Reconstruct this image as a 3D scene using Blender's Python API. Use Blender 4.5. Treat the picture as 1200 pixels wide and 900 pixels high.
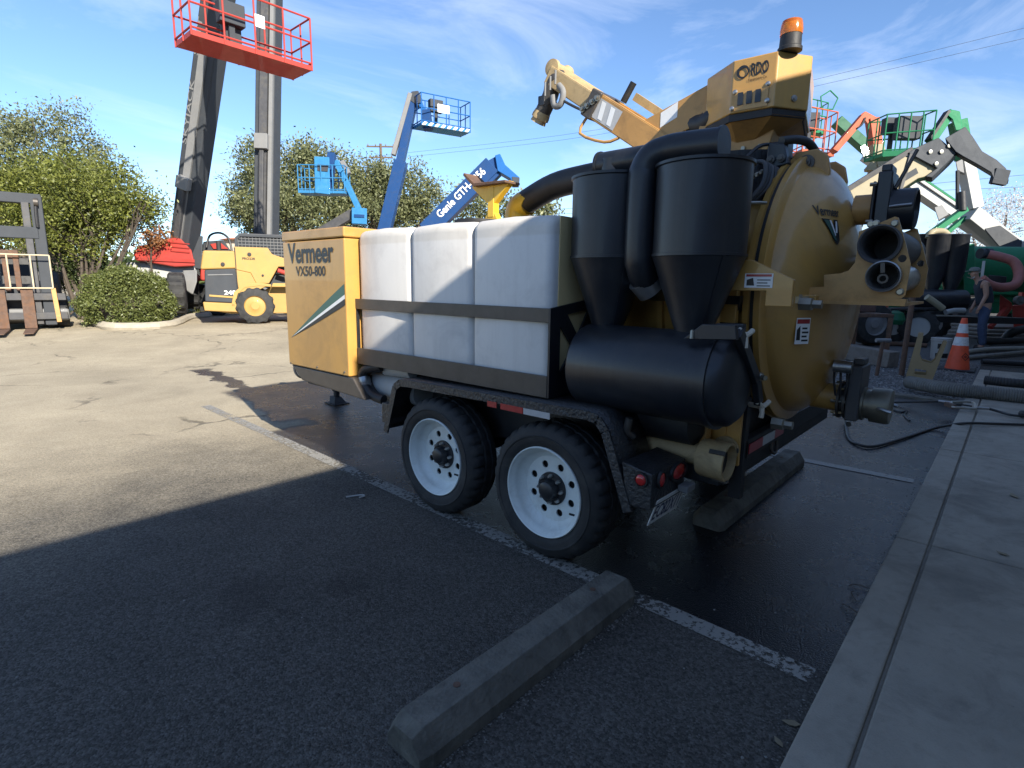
import bpy, math, random
import numpy as np
from mathutils import Vector, Matrix
random.seed(7); rng=np.random.default_rng(11)
scn=bpy.context.scene
for o in list(bpy.data.objects): bpy.data.objects.remove(o)
COL=scn.collection
# ------------------------------------------------------------------ camera
FPX,CX,CY,CAMH=657.0,600.0,450.0,1.46
def _n(v): v=np.array(v,float); return v/np.linalg.norm(v)
_u=_n((1195-CX,-(340-CY),-FPX)); _v=_n((-150-CX,-(321-CY),-FPX))
_w=_n(np.cross(_u,_v)); _v=np.cross(_w,_u)
R3=np.array([_u,_v,_w])                       # world = R3 @ camera space
cam=bpy.data.cameras.new('camera'); camo=bpy.data.objects.new('camera',cam); COL.objects.link(camo)
cam.sensor_width=36; cam.lens=FPX/1200*36; cam.clip_start=.05; cam.clip_end=3000
m4=Matrix.Identity(4)
for i in range(3):
    for j in range(3): m4[i][j]=R3[i][j]
m4[2][3]=CAMH; camo.matrix_world=m4; scn.camera=camo
scn.render.resolution_x=1024; scn.render.resolution_y=768
# ------------------------------------------------------------------ sky, sun, exposure
SUN=_n((.81,3.26,-1.83))                      # direction the light travels
elev=math.asin(-SUN[2])
world=bpy.data.worlds.new('World'); scn.world=world; world.use_nodes=True
nt=world.node_tree; nt.nodes.clear()
wo=nt.nodes.new('ShaderNodeOutputWorld'); bg=nt.nodes.new('ShaderNodeBackground')
sky=nt.nodes.new('ShaderNodeTexSky'); sky.sky_type='NISHITA'; sky.sun_disc=False
sky.sun_elevation=elev; sky.sun_rotation=math.atan2(-SUN[0],-SUN[1])
sky.air_density=1.0; sky.dust_density=.1; sky.ozone_density=4.5; sky.altitude=1500
tc=nt.nodes.new('ShaderNodeTexCoord'); mp=nt.nodes.new('ShaderNodeMapping'); mp.inputs['Scale'].default_value=(1.0,2.6,5.0); mp.inputs['Rotation'].default_value=(0.25,0,.9)
nz=nt.nodes.new('ShaderNodeTexNoise'); nz.inputs['Scale'].default_value=1.15; nz.inputs['Detail'].default_value=8; nz.inputs['Roughness'].default_value=.62; nz.inputs['Distortion'].default_value=.9
cr=nt.nodes.new('ShaderNodeValToRGB'); cr.color_ramp.elements[0].position=.48; cr.color_ramp.elements[0].color=(0,0,0,1); cr.color_ramp.elements[1].position=.95; cr.color_ramp.elements[1].color=(.62,.62,.62,1)
mx=nt.nodes.new('ShaderNodeMix'); mx.data_type='RGBA'; mx.inputs[7].default_value=(6.2,6.6,7.4,1)
L=nt.links.new
L(tc.outputs['Generated'],mp.inputs['Vector']); L(mp.outputs['Vector'],nz.inputs['Vector']); L(nz.outputs['Fac'],cr.inputs['Fac'])
L(cr.outputs['Color'],mx.inputs[0]); L(sky.outputs['Color'],mx.inputs[6]); L(mx.outputs[2],bg.inputs['Color']); L(bg.outputs['Background'],wo.inputs['Surface'])
bg.inputs['Strength'].default_value=.102
sl=bpy.data.lights.new('sun','SUN'); sl.energy=4.6; sl.angle=math.radians(.53); sl.color=(1,.93,.80)
so=bpy.data.objects.new('sun',sl); COL.objects.link(so); so.location=(0,-20,30)
so.rotation_euler=Vector(SUN).to_track_quat('-Z','Y').to_euler()
scn.view_settings.view_transform='Standard'; scn.view_settings.look='None'; scn.view_settings.gamma=1; scn.view_settings.exposure=1.25; scn.view_settings.use_curve_mapping=False
# ------------------------------------------------------------------ pixel helpers (1200x900 photograph)
def ray(px,py): return R3@np.array([px-CX,-(py-CY),-FPX])
CAM=np.array([0,0,CAMH])
def gx(px,py,X): d=ray(px,py); return CAM+d*X/d[0]
def gy(px,py,Y): d=ray(px,py); return CAM+d*Y/d[1]
def gz(px,py,z=0.): d=ray(px,py); return CAM+d*(z-CAMH)/d[2]
def dp(px,py,D): return CAM+ray(px,py)/FPX*D          # at depth D along the view axis
DH=_n((.736,.654,0))
def terr(x,y):
    t=min(max((DH[0]*x+DH[1]*y-8.5)/6.5,0),1); return .28*t*t*(3-2*t)
def gnd(px,py):
    z=0
    for i in range(30):
        p=gz(px,py,z); z=.5*z+.5*terr(p[0],p[1])
    return gz(px,py,z)
RV=_n((R3[0][0],R3[1][0],0))                  # picture right, level
BV=_n((DH[0],DH[1],0))                        # away from the camera, level
# ------------------------------------------------------------------ materials
MAT={}
def pm(name,col,rough=.5,metal=0.,var=.12,vs=6.,bump=0.,bs=60.,coat=0.,dirt=None,dirtamt=0.,ds=3.,spec=.5,streak=None,samt=0.):
    m=bpy.data.materials.new(name); m.use_nodes=True; n=m.node_tree; b=n.nodes['Principled BSDF']; l=n.links.new
    b.inputs['Roughness'].default_value=rough; b.inputs['Metallic'].default_value=metal; b.inputs['Coat Weight'].default_value=coat; b.inputs['Specular IOR Level'].default_value=spec
    t=n.nodes.new('ShaderNodeTexCoord'); a=n.nodes.new('ShaderNodeTexNoise'); a.inputs['Scale'].default_value=vs; a.inputs['Detail'].default_value=6; a.inputs['Roughness'].default_value=.65
    l(t.outputs['Object'],a.inputs['Vector'])
    mr=n.nodes.new('ShaderNodeMapRange'); mr.inputs[1].default_value=.25; mr.inputs[2].default_value=.75; mr.inputs[3].default_value=1-var; mr.inputs[4].default_value=1+var
    l(a.outputs['Fac'],mr.inputs[0])
    mu=n.nodes.new('ShaderNodeMix'); mu.data_type='RGBA'; mu.blend_type='MULTIPLY'; mu.inputs[0].default_value=1; mu.inputs[6].default_value=(*col,1)
    l(mr.outputs[0],mu.inputs[7]); last=mu.outputs[2]
    if dirt:
        d=n.nodes.new('ShaderNodeTexNoise'); d.inputs['Scale'].default_value=ds; d.inputs['Detail'].default_value=9; d.inputs['Roughness'].default_value=.72; d.inputs['Distortion'].default_value=.6
        l(t.outputs['Object'],d.inputs['Vector'])
        r=n.nodes.new('ShaderNodeMapRange'); r.inputs[1].default_value=.48; r.inputs[2].default_value=.72; r.inputs[3].default_value=0; r.inputs[4].default_value=dirtamt
        l(d.outputs['Fac'],r.inputs[0]); x=n.nodes.new('ShaderNodeMix'); x.data_type='RGBA'; x.inputs[7].default_value=(*dirt,1)
        l(r.outputs[0],x.inputs[0]); l(last,x.inputs[6]); last=x.outputs[2]
        ra=n.nodes.new('ShaderNodeMath'); ra.operation='MULTIPLY_ADD'; ra.inputs[1].default_value=.35; ra.inputs[2].default_value=rough; l(r.outputs[0],ra.inputs[0]); l(ra.outputs[0],b.inputs['Roughness'])
    if streak:
        mpp=n.nodes.new('ShaderNodeMapping'); mpp.inputs['Scale'].default_value=(14,14,1.1); l(t.outputs['Object'],mpp.inputs['Vector'])
        d=n.nodes.new('ShaderNodeTexNoise'); d.inputs['Scale'].default_value=1.; d.inputs['Detail'].default_value=7; d.inputs['Roughness'].default_value=.7; l(mpp.outputs['Vector'],d.inputs['Vector'])
        r=n.nodes.new('ShaderNodeMapRange'); r.inputs[1].default_value=.52; r.inputs[2].default_value=.74; r.inputs[3].default_value=0; r.inputs[4].default_value=samt
        l(d.outputs['Fac'],r.inputs[0]); x=n.nodes.new('ShaderNodeMix'); x.data_type='RGBA'; x.inputs[7].default_value=(*streak,1); l(r.outputs[0],x.inputs[0]); l(last,x.inputs[6]); last=x.outputs[2]
        sv=n.nodes.new('ShaderNodeTexNoise'); sv.inputs['Scale'].default_value=48; sv.inputs['Detail'].default_value=3; sv.inputs['Roughness'].default_value=.8; l(t.outputs['Object'],sv.inputs['Vector'])
        r=n.nodes.new('ShaderNodeMapRange'); r.inputs[1].default_value=.68; r.inputs[2].default_value=.74; r.inputs[3].default_value=0; r.inputs[4].default_value=min(1,samt*1.4)
        l(sv.outputs['Fac'],r.inputs[0]); x=n.nodes.new('ShaderNodeMix'); x.data_type='RGBA'; x.inputs[7].default_value=(*streak,1); l(r.outputs[0],x.inputs[0]); l(last,x.inputs[6]); last=x.outputs[2]
    l(last,b.inputs['Base Color'])
    if bump:
        e=n.nodes.new('ShaderNodeTexNoise'); e.inputs['Scale'].default_value=bs; e.inputs['Detail'].default_value=4; l(t.outputs['Object'],e.inputs['Vector'])
        q=n.nodes.new('ShaderNodeBump'); q.inputs['Strength'].default_value=bump; q.inputs['Distance'].default_value=.01; l(e.outputs['Fac'],q.inputs['Height']); l(q.outputs['Normal'],b.inputs['Normal'])
    MAT[name]=m; return m
YEL=pm('yellow_paint',(.46,.252,.062),.36,0,.06,3,.02,90,.35,(.20,.13,.06),.5,2.2,streak=(.16,.10,.05),samt=.13)
YEL2=pm('yellow_paint_worn',(.44,.235,.07),.48,0,.12,5,.06,60,.1,(.16,.10,.05),.7,4)
YELO=pm('loader_yellow',(.37,.225,.06),.6,0,.08,4,.03,60,.1,(.30,.22,.12),.5,3)
TAN=pm('tan_pipe',(.42,.30,.15),.6,0,.15,6,.06,50,0,(.14,.10,.06),.7,6)
BLK=pm('black_paint',(.009,.011,.016),.40,0,.25,8,.05,40,.08,(.045,.042,.04),.35,4,streak=(.05,.048,.045),samt=.35)
BLKM=pm('black_matte',(.013,.013,.015),.6,0,.3,10,.1,60,0,(.05,.045,.04),.5,5)
STEEL=pm('dark_steel',(.075,.066,.058),.45,.35,.25,9,.05,80,0,(.13,.105,.085),.6,5)
ALU=pm('aluminium',(.36,.36,.36),.35,.85,.12,12,.05,80,0,(.2,.19,.17),.4,8)
ZINC=pm('zinc',(.30,.28,.23),.35,.8,.12,20)
RUST=pm('rusty_steel',(.11,.065,.045),.8,.1,.35,14,.2,60,0,(.17,.085,.045),.8,7)
RUBBER=pm('tyre_rubber',(.017,.017,.018),.72,0,.3,12,.15,120,0,(.085,.08,.072),.6,5)
RIMW=pm('white_rim',(.66,.70,.68),.36,0,.06,6,.03,40,.15,(.30,.27,.22),.35,9)
PWHITE=pm('white_paint',(.40,.40,.385),.6,0,.06,5,0,60,.1,(.35,.32,.27),.4,4)
POLY=pm('white_poly_tank',(.67,.645,.61),.45,0,.05,2.2,.08,22,.0,(.37,.35,.33),.42,3.0,streak=(.38,.34,.30),samt=.17)
def tide(m,z0):
    # residue line where the tank is empty above the usual fill level
    n=m.node_tree; l=n.links.new; b=n.nodes['Principled BSDF']; src=b.inputs['Base Color'].links[0].from_socket
    t=n.nodes.new('ShaderNodeTexCoord'); s=n.nodes.new('ShaderNodeSeparateXYZ'); l(t.outputs['Object'],s.inputs[0]); r=n.nodes.new('ShaderNodeMapRange'); r.inputs[1].default_value=z0; r.inputs[2].default_value=z0+.012; r.inputs[3].default_value=0; r.inputs[4].default_value=.55; l(s.outputs[2],r.inputs[0])
    x=n.nodes.new('ShaderNodeMix'); x.data_type='RGBA'; x.blend_type='MULTIPLY'; x.inputs[7].default_value=(.84,.80,.73,1); l(r.outputs[0],x.inputs[0]); l(src,x.inputs[6]); l(x.outputs[2],b.inputs['Base Color'])
tide(POLY,1.70)
REDP=pm('red_paint',(.36,.045,.035),.62,0,.1,5,0,60,.15,(.25,.06,.04),.4,4,spec=.2)
ORNG=pm('orange_paint',(.42,.10,.05),.62,0,.1,5,0,60,.1,(.4,.1,.05),.4,4,spec=.2)
BLUE=pm('blue_paint',(.012,.10,.31),.7,0,.1,4,0,60,.15,(.03,.08,.17),.4,4,spec=.2)
NAVY=pm('navy_paint',(.008,.045,.15),.7,0,.1,4,0,60,.2,(.05,.06,.08),.4,4,spec=.2)
LBLUE=pm('light_blue_paint',(.03,.17,.36),.62,0,.1,4,0,60,.1,(.1,.25,.35),.4,4,spec=.2)
GREEN=pm('green_paint',(.02,.17,.075),.62,0,.1,4,0,60,.1,(.02,.12,.06),.4,4,spec=.2)
DGREEN=pm('dark_green_paint',(.01,.10,.045),.45,0,.1,4,0,60,.1,(.02,.05,.03),.4,4,spec=.2)
CREAM=pm('cream_paint',(.30,.26,.175),.65,0,.08,4,0,60,.1,(.3,.26,.17),.4,4,spec=.2)
LGREY=pm('light_grey_paint',(.19,.19,.19),.62,0,.1,4,0,60,.1,(.2,.19,.18),.5,4,spec=.2)
DGREY=pm('dark_grey_paint',(.045,.050,.058),.62,0,.12,4,0,60,0,(.065,.066,.07),.5,3,spec=.2)
MGREY=pm('weathered_grey_steel',(.075,.075,.08),.55,.15,.2,6,.08,60,0,(.13,.12,.10),.6,4,spec=.2)
GREENDEC=pm('green_decal',(.035,.105,.085),.35,0,.08,8)
INK=pm('black_print',(.012,.012,.014),.4,0,.1,8)
WPRINT=pm('white_print',(.75,.75,.74),.4,0,.05,8)
REDT=pm('red_reflector',(.35,.02,.025),.3,0,.15,30)
SILT=pm('silver_reflector',(.42,.42,.42),.3,0,.1,30)
CONC=pm('concrete',(.31,.285,.24),.88,0,.20,2.2,.35,150,0,(.15,.14,.125),.75,2.6,.3,(.10,.095,.085),.3)
CONC2=pm('stop_concrete',(.15,.142,.122),.9,0,.28,5,.6,70,0,(.055,.053,.048),.8,4,.25,(.04,.038,.034),.5)
KERB=pm('kerb_concrete',(.36,.32,.25),.9,0,.2,3,.3,60,0,(.22,.19,.14),.6,3)
WOODM=pm('grey_timber',(.17,.15,.13),.85,0,.25,9,.3,30,0,(.09,.08,.07),.6,4)
WOODT=pm('tan_plastic',(.27,.19,.09),.6,0,.1,9,.1,40,0,(.2,.15,.08),.5,6)
HOSEG=pm('grey_hose',(.17,.165,.15),.65,0,.15,9,.1,40,0,(.09,.085,.075),.6,6)
HOSEB=pm('black_hose',(.018,.018,.02),.5,0,.3,9,.1,40,0,(.06,.055,.05),.4,6)
PINK=pm('pink_hose',(.34,.12,.10),.55,0,.12,9)
WOODP=pm('utility_pole_wood',(.12,.085,.06),.9,0,.2,9,.3,20)
def glass(name,col,alpha_rough=.08):
    m=bpy.data.materials.new(name); m.use_nodes=True; b=m.node_tree.nodes['Principled BSDF']
    b.inputs['Base Color'].default_value=(*col,1); b.inputs['Roughness'].default_value=alpha_rough; b.inputs['Transmission Weight'].default_value=.7; return m
AMBER=glass('amber_lens',(.9,.25,.02),.15); REDL=pm('red_lens',(.42,.02,.02),.15,0,.2,40,0,60,.5); GLASSD=pm('dark_window',(.02,.022,.025),.08,0,.1,3)
# ------------------------------------------------------------------ mesh builder
class MB:
    def __init__(s): s.v=[]; s.f=[]
    def add(s,vs,fs):
        o=len(s.v); s.v+= [tuple(map(float,p)) for p in vs]; s.f+= [tuple(i+o for i in f) for f in fs]; return s
    def box(s,a,b):
        (x0,y0,z0),(x1,y1,z1)=a,b
        x0,x1=min(x0,x1),max(x0,x1); y0,y1=min(y0,y1),max(y0,y1); z0,z1=min(z0,z1),max(z0,z1)
        return s.add([(x0,y0,z0),(x1,y0,z0),(x1,y1,z0),(x0,y1,z0),(x0,y0,z1),(x1,y0,z1),(x1,y1,z1),(x0,y1,z1)],
            [(0,3,2,1),(4,5,6,7),(0,1,5,4),(1,2,6,5),(2,3,7,6),(3,0,4,7)])
    def beam(s,p,q,w,h,up=(0,0,1),w2=None,h2=None):
        p=np.array(p,float); q=np.array(q,float); d=_n(q-p); u=np.array(up,float); x=np.cross(d,u)
        if np.linalg.norm(x)<1e-4: x=np.cross(d,(1,0,0))
        x=_n(x); u=np.cross(x,d); w2=w if w2 is None else w2; h2=h if h2 is None else h2
        c=[(-1,-1),(1,-1),(1,1),(-1,1)]
        return s.add([p+x*a*w/2+u*b*h/2 for a,b in c]+[q+x*a*w2/2+u*b*h2/2 for a,b in c],[(0,1,2,3),(7,6,5,4),(0,4,5,1),(1,5,6,2),(2,6,7,3),(3,7,4,0)])
    def lathe(s,o,ax,prof,n=28,cap=True,mod=None):
        o=np.array(o,float); ax=_n(ax); t=np.array((0,0,1.)) if abs(ax[2])<.9 else np.array((1.,0,0)); a=_n(np.cross(t,ax)); b=np.cross(ax,a); vs=[];fs=[]
        for j,(d,r) in enumerate(prof):
            for i in range(n):
                th=2*math.pi*i/n; rr=r if mod is None else mod(j,i,r)
                vs.append(o+ax*d+(a*math.cos(th)+b*math.sin(th))*rr)
        for j in range(len(prof)-1):
            for i in range(n):
                k=(i+1)%n; fs.append((j*n+i,j*n+k,(j+1)*n+k,(j+1)*n+i))
        if cap: fs.append(tuple(range(n-1,-1,-1))); fs.append(tuple((len(prof)-1)*n+i for i in range(n)))
        return s.add(vs,fs)
    def cyl(s,p,q,r,r2=None,n=20,cap=True):
        p=np.array(p,float); q=np.array(q,float); l=np.linalg.norm(q-p); return s.lathe(p,q-p,[(0,r),(l,r if r2 is None else r2)],n,cap)
    def tube(s,pts,r,n=10,sub=0,cap=True,rs=None):
        P=[np.array(p,float) for p in pts]
        if sub:
            Q=[]
            for i in range(len(P)-1):
                p0=P[max(i-1,0)];p1=P[i];p2=P[i+1];p3=P[min(i+2,len(P)-1)]
                for k in range(sub):
                    t=k/sub; Q.append(.5*((2*p1)+(p2-p0)*t+(2*p0-5*p1+4*p2-p3)*t*t+(3*p1-p0-3*p2+p3)*t**3))
            Q.append(P[-1]); P=Q
        m=len(P); vs=[];fs=[]; N=None
        for i in range(m):
            d=_n(P[min(i+1,m-1)]-P[max(i-1,0)])
            if N is None:
                t=np.array((0,0,1.)) if abs(d[2])<.9 else np.array((1.,0,0)); N=_n(np.cross(t,d))
            else: N=_n(N-d*np.dot(N,d))
            B=np.cross(d,N); rr=r if rs is None else (rs[i] if callable(getattr(rs,'__getitem__',None)) and len(rs)==m else np.interp(i/(m-1),np.linspace(0,1,len(rs)),rs))
            for k in range(n):
                a=2*math.pi*k/n; vs.append(P[i]+(N*math.cos(a)+B*math.sin(a))*rr)
        for i in range(m-1):
            for k in range(n): q=(k+1)%n; fs.append((i*n+k,i*n+q,(i+1)*n+q,(i+1)*n+k))
        if cap: fs.append(tuple(range(n-1,-1,-1))); fs.append(tuple((m-1)*n+k for k in range(n)))
        return s.add(vs,fs)
    def prism(s,pts,vec):
        P=[np.array(p,float) for p in pts]; v=np.array(vec,float); n=len(P)
        nn=sum((np.cross(P[i]-P[0],P[(i+1)%n]-P[0]) for i in range(n)),np.zeros(3))
        if np.dot(nn,v)>0: P=P[::-1]
        return s.add(P+[p+v for p in P],[tuple(range(n)),tuple(range(2*n-1,n-1,-1))]+[(i,i+n,(i+1)%n+n,(i+1)%n) for i in range(n)])
    def sheet(s,pts): return s.add(pts,[tuple(range(len(pts)))])
    def plate(s,loops,t,fr):
        # flat plate with holes; loops of (u,v); fr(u,v,w)->xyz
        cu=bpy.data.curves.new('t','CURVE'); cu.dimensions='2D'; cu.fill_mode='BOTH'; cu.extrude=t/2
        for lp in loops:
            sp=cu.splines.new('POLY'); sp.points.add(len(lp)-1); sp.use_cyclic_u=True
            for i,(a,b) in enumerate(lp): sp.points[i].co=(a,b,0,1)
        ob=bpy.data.objects.new('t',cu); me=bpy.data.meshes.new_from_object(ob)
        vs=[fr(v.co.x,v.co.y,v.co.z) for v in me.vertices]; fs=[tuple(p.vertices) for p in me.polygons]
        bpy.data.objects.remove(ob); bpy.data.curves.remove(cu); bpy.data.meshes.remove(me); return s.add(vs,fs)
    def build(s,name,mat,par=None,bev=0.,world=True,smooth=38,seg=2):
        me=bpy.data.meshes.new(name); vs=np.array(s.v,float)
        if par is not None and world:
            r=par
            while r.parent is not None: r=r.parent
            M=np.array(ROOTM[r.name].inverted()); vs=vs@M[:3,:3].T+M[:3,3]
        me.from_pydata(vs.tolist(),[],s.f); me.update()
        me.materials.append(mat)
        me.polygons.foreach_set('use_smooth',[True]*len(me.polygons)); me.set_sharp_from_angle(angle=math.radians(smooth))
        o=bpy.data.objects.new(name,me); COL.objects.link(o)
        if par is not None: o.parent=par
        if bev:
            b=o.modifiers.new('bevel','BEVEL'); b.width=bev; b.segments=seg; b.limit_method='ANGLE'; b.angle_limit=math.radians(40); b.harden_normals=True
        return o
ROOTM={}
def tag(o,label=None,cat=None,group=None,kind=None):
    if label: o['label']=label
    if cat: o['category']=cat
    if group: o['group']=group
    if kind: o['kind']=kind
    return o
def thing(name,label,cat,loc=(0,0,0),rz=0.,group=None):
    o=bpy.data.objects.new(name,None); COL.objects.link(o); o.empty_display_size=.2
    o.location=tuple(map(float,loc)); o.rotation_euler=(0,0,rz)
    ROOTM[o.name]=Matrix.Translation(Vector(tuple(map(float,loc))))@Matrix.Rotation(rz,4,'Z'); return tag(o,label,cat,group)
def part_of(o):
    r=o
    while r.parent is not None: r=r.parent
    return r
def ell(c,a,b=None,n=24,ph=0): b=a if b is None else b; return [(c[0]+a*math.cos(2*math.pi*i/n+ph),c[1]+b*math.sin(2*math.pi*i/n+ph)) for i in range(n)]
def text(s,mat,par,o,xd,yd,w,h,name='lettering',off=.02,shear=0.,world=True):
    cu=bpy.data.curves.new('t','FONT'); cu.body=s; cu.offset=off; cu.shear=shear; cu.resolution_u=3
    ob=bpy.data.objects.new('t',cu); me=bpy.data.meshes.new_from_object(ob)
    vs=np.array([v.co[:] for v in me.vertices]); fs=[tuple(p.vertices) for p in me.polygons]
    bpy.data.objects.remove(ob); bpy.data.curves.remove(cu); bpy.data.meshes.remove(me)
    lo=vs.min(0); hi=vs.max(0); xd=_n(xd); yd=_n(yd); o=np.array(o,float)
    u=(vs[:,0]-lo[0])/(hi[0]-lo[0])*w; t=(vs[:,1]-lo[1])/(hi[1]-lo[1])*h
    b=MB().add(o+u[:,None]*xd+t[:,None]*yd,fs); return b.build(name,mat,par,world=world)
def struct(o): o['kind']='structure'; return o
def copy_tree(o,parent=None):
    c=o.copy(); COL.objects.link(c); c.parent=parent
    if parent is None: ROOTM[c.name]=ROOTM.get(o.name,Matrix.Identity(4))
    for ch in list(o.children): copy_tree(ch,c)
    return c
# ================================================================== SETTING
def asphalt():
    m=bpy.data.materials.new('asphalt'); m.use_nodes=True; n=m.node_tree; N=n.nodes.new; l=n.links.new; b=n.nodes['Principled BSDF']
    t=N('ShaderNodeTexCoord'); P=t.outputs['Object']
    def noise(sc,det=5,ro=.6,dist=0.,vec=None):
        a=N('ShaderNodeTexNoise'); a.inputs['Scale'].default_value=sc; a.inputs['Detail'].default_value=det; a.inputs['Roughness'].default_value=ro; a.inputs['Distortion'].default_value=dist; l(vec or P,a.inputs['Vector']); return a.outputs['Fac']
    def M(op,a,c=None,d=None,clamp=False):
        x=N('ShaderNodeMath'); x.operation=op; x.use_clamp=clamp
        for i,q in enumerate((a,c,d)):
            if q is None: continue
            if isinstance(q,(int,float)): x.inputs[i].default_value=q
            else: l(q,x.inputs[i])
        return x.outputs[0]
    def ss(v,a,c,o0=0.,o1=1.):
        x=N('ShaderNodeMapRange'); x.interpolation_type='SMOOTHSTEP'; l(v,x.inputs[0]); x.inputs[1].default_value=a; x.inputs[2].default_value=c; x.inputs[3].default_value=o0; x.inputs[4].default_value=o1; return x.outputs[0]
    def mix(f,a,c,mode='MIX'):
        x=N('ShaderNodeMix'); x.data_type='RGBA'; x.blend_type=mode
        if isinstance(f,(int,float)): x.inputs[0].default_value=f
        else: l(f,x.inputs[0])
        for i,q in ((6,a),(7,c)):
            if isinstance(q,tuple): x.inputs[i].default_value=(*q,1)
            else: l(q,x.inputs[i])
        return x.outputs[2]
    sp=N('ShaderNodeSeparateXYZ'); l(P,sp.inputs[0]); X,Y=sp.outputs[0],sp.outputs[1]
    n1=noise(.55,6,.6,.4); n2=noise(3.2,6,.65); n3=noise(45,3,.6); n4=noise(190,2,.5)
    # dusty old surface beyond the sealed stalls
    yy=M('ADD',Y,M('MULTIPLY',M('SUBTRACT',n1,.5),3.2)); yy=M('ADD',yy,M('MULTIPLY',M('SUBTRACT',n2,.5),.9)); yy=M('ADD',yy,M('MULTIPLY',X,-.10))
    dust=ss(yy,2.9,6.4)
    dark=mix(n2,(.062,.059,.054),(.105,.099,.089)); pale=mix(n2,(.32,.272,.195),(.42,.365,.27))
    col=mix(dust,dark,pale)
    g=mix(n3,(.35,.35,.35),(1.7,1.7,1.7)); col=mix(M('SUBTRACT',1.,M('MULTIPLY',dust,.65)),col,g,'MULTIPLY')
    # light aggregate flecks
    vg=N('ShaderNodeTexVoronoi'); vg.inputs['Scale'].default_value=130; l(P,vg.inputs['Vector']); cg=N('ShaderNodeSeparateColor'); l(vg.outputs['Color'],cg.inputs[0]); gr=mix(cg.outputs[1],(.58,.58,.58),(1.42,1.42,1.42)); col=mix(M('SUBTRACT',1.,M('MULTIPLY',dust,.6)),col,gr,'MULTIPLY')
    vo=N('ShaderNodeTexVoronoi'); vo.inputs['Scale'].default_value=95; l(P,vo.inputs['Vector'])
    cs=N('ShaderNodeSeparateColor'); l(vo.outputs['Color'],cs.inputs[0])
    fl=M('MULTIPLY',M('GREATER_THAN',cs.outputs[0],.90),M('LESS_THAN',vo.outputs['Distance'],.42))
    col=mix(M('MULTIPLY',fl,.55),col,mix(dust,(.17,.165,.155),(.40,.37,.30)))
    # cracks in the old surface
    wv=N('ShaderNodeVectorMath'); wv.operation='ADD'; nw=N('ShaderNodeTexNoise'); nw.inputs['Scale'].default_value=1.6; nw.inputs['Detail'].default_value=6; l(P,nw.inputs['Vector']); l(P,wv.inputs[0]); l(nw.outputs['Color'],wv.inputs[1])
    vc=N('ShaderNodeTexVoronoi'); vc.feature='DISTANCE_TO_EDGE'; vc.inputs['Scale'].default_value=.42; l(wv.outputs[0],vc.inputs['Vector'])
    ck=M('MULTIPLY',M('MULTIPLY',ss(vc.outputs['Distance'],.004,.016,1,0),ss(n1,.46,.60)),dust)
    vc2=N('ShaderNodeTexVoronoi'); vc2.feature='DISTANCE_TO_EDGE'; vc2.inputs['Scale'].default_value=1.5; l(wv.outputs[0],vc2.inputs['Vector'])
    ck2=M('MULTIPLY',M('MULTIPLY',ss(vc2.outputs['Distance'],.006,.03,1,0),ss(n2,.55,.66)),dust)
    ck=M('MAXIMUM',ck,M('MULTIPLY',ck2,.6))
    col=mix(M('MULTIPLY',ck,.62),col,(.055,.05,.042))
    lf_=noise(.75,4,.6,.5); col=mix(1.,col,mix(lf_,(.60,.60,.61),(1.40,1.39,1.37)),'MULTIPLY')
    # tyre-polished darker drift and oil spots
    n5=noise(.9,5,.7,1.2); col=mix(M('MULTIPLY',ss(n5,.58,.75),.14),col,(.045,.042,.038))
    # wet ground round the trailer; its forward part paints the cabinet's cast shadow darker
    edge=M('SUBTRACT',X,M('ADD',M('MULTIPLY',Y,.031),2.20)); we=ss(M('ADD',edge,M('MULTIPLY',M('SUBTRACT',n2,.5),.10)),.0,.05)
    wy=ss(M('ADD',M('ADD',Y,M('MULTIPLY',M('SUBTRACT',n1,.5),.7)),M('MULTIPLY',M('SUBTRACT',n2,.5),.25)),5.25,5.4,1,0); wy=M('MAXIMUM',wy,M('MULTIPLY',ss(M('ADD',X,M('MULTIPLY',M('SUBTRACT',n2,.5),.5)),2.78,2.95),ss(M('ADD',Y,M('MULTIPLY',M('SUBTRACT',n1,.5),1.0)),7.5,7.8,1,0)))  # second mask puts extra dark into the cabinet's shadow patch
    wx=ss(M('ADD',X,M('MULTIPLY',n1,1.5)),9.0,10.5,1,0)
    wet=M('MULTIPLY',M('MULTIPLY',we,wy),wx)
    def streak(p,q,w):
        p=np.array(p[:2]);q=np.array(q[:2]);d=q-p;ll=np.linalg.norm(d);d/=ll
        a=M('ADD',M('MULTIPLY',X,float(d[0])),M('ADD',M('MULTIPLY',Y,float(d[1])),float(-p@d)))
        e=M('ADD',M('MULTIPLY',X,float(-d[1])),M('ADD',M('MULTIPLY',Y,float(d[0])),float(p[0]*d[1]-p[1]*d[0])))
        e=M('ABSOLUTE',M('ADD',e,M('MULTIPLY',M('SUBTRACT',n2,.5),.55)))
        return M('MULTIPLY',ss(e,w*.7,w,1,0),M('MULTIPLY',ss(a,-.1,.1),ss(a,ll-.1,ll+.1,1,0)))
    wet=M('MAXIMUM',wet,streak(gnd(236,433),gnd(305,462),.14)); wet=M('MAXIMUM',wet,streak(gnd(290,455),gnd(345,492),.22))
    # faint damp patches on the dry stall
    dm=M('MULTIPLY',ss(noise(1.3,4,.55,.6),.60,.72),ss(Y,2.6,3.6,1,0)); 
    wetc=M('MAXIMUM',wet,M('MULTIPLY',dm,.35))
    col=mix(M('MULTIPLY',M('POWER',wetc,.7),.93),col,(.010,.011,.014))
    l(col,b.inputs['Base Color']); l(M('ADD',.14,M('MULTIPLY',wet,.24)),b.inputs['Specular IOR Level'])
    pud=M('MULTIPLY',wet,ss(n2,.2,.9)); 
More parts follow.
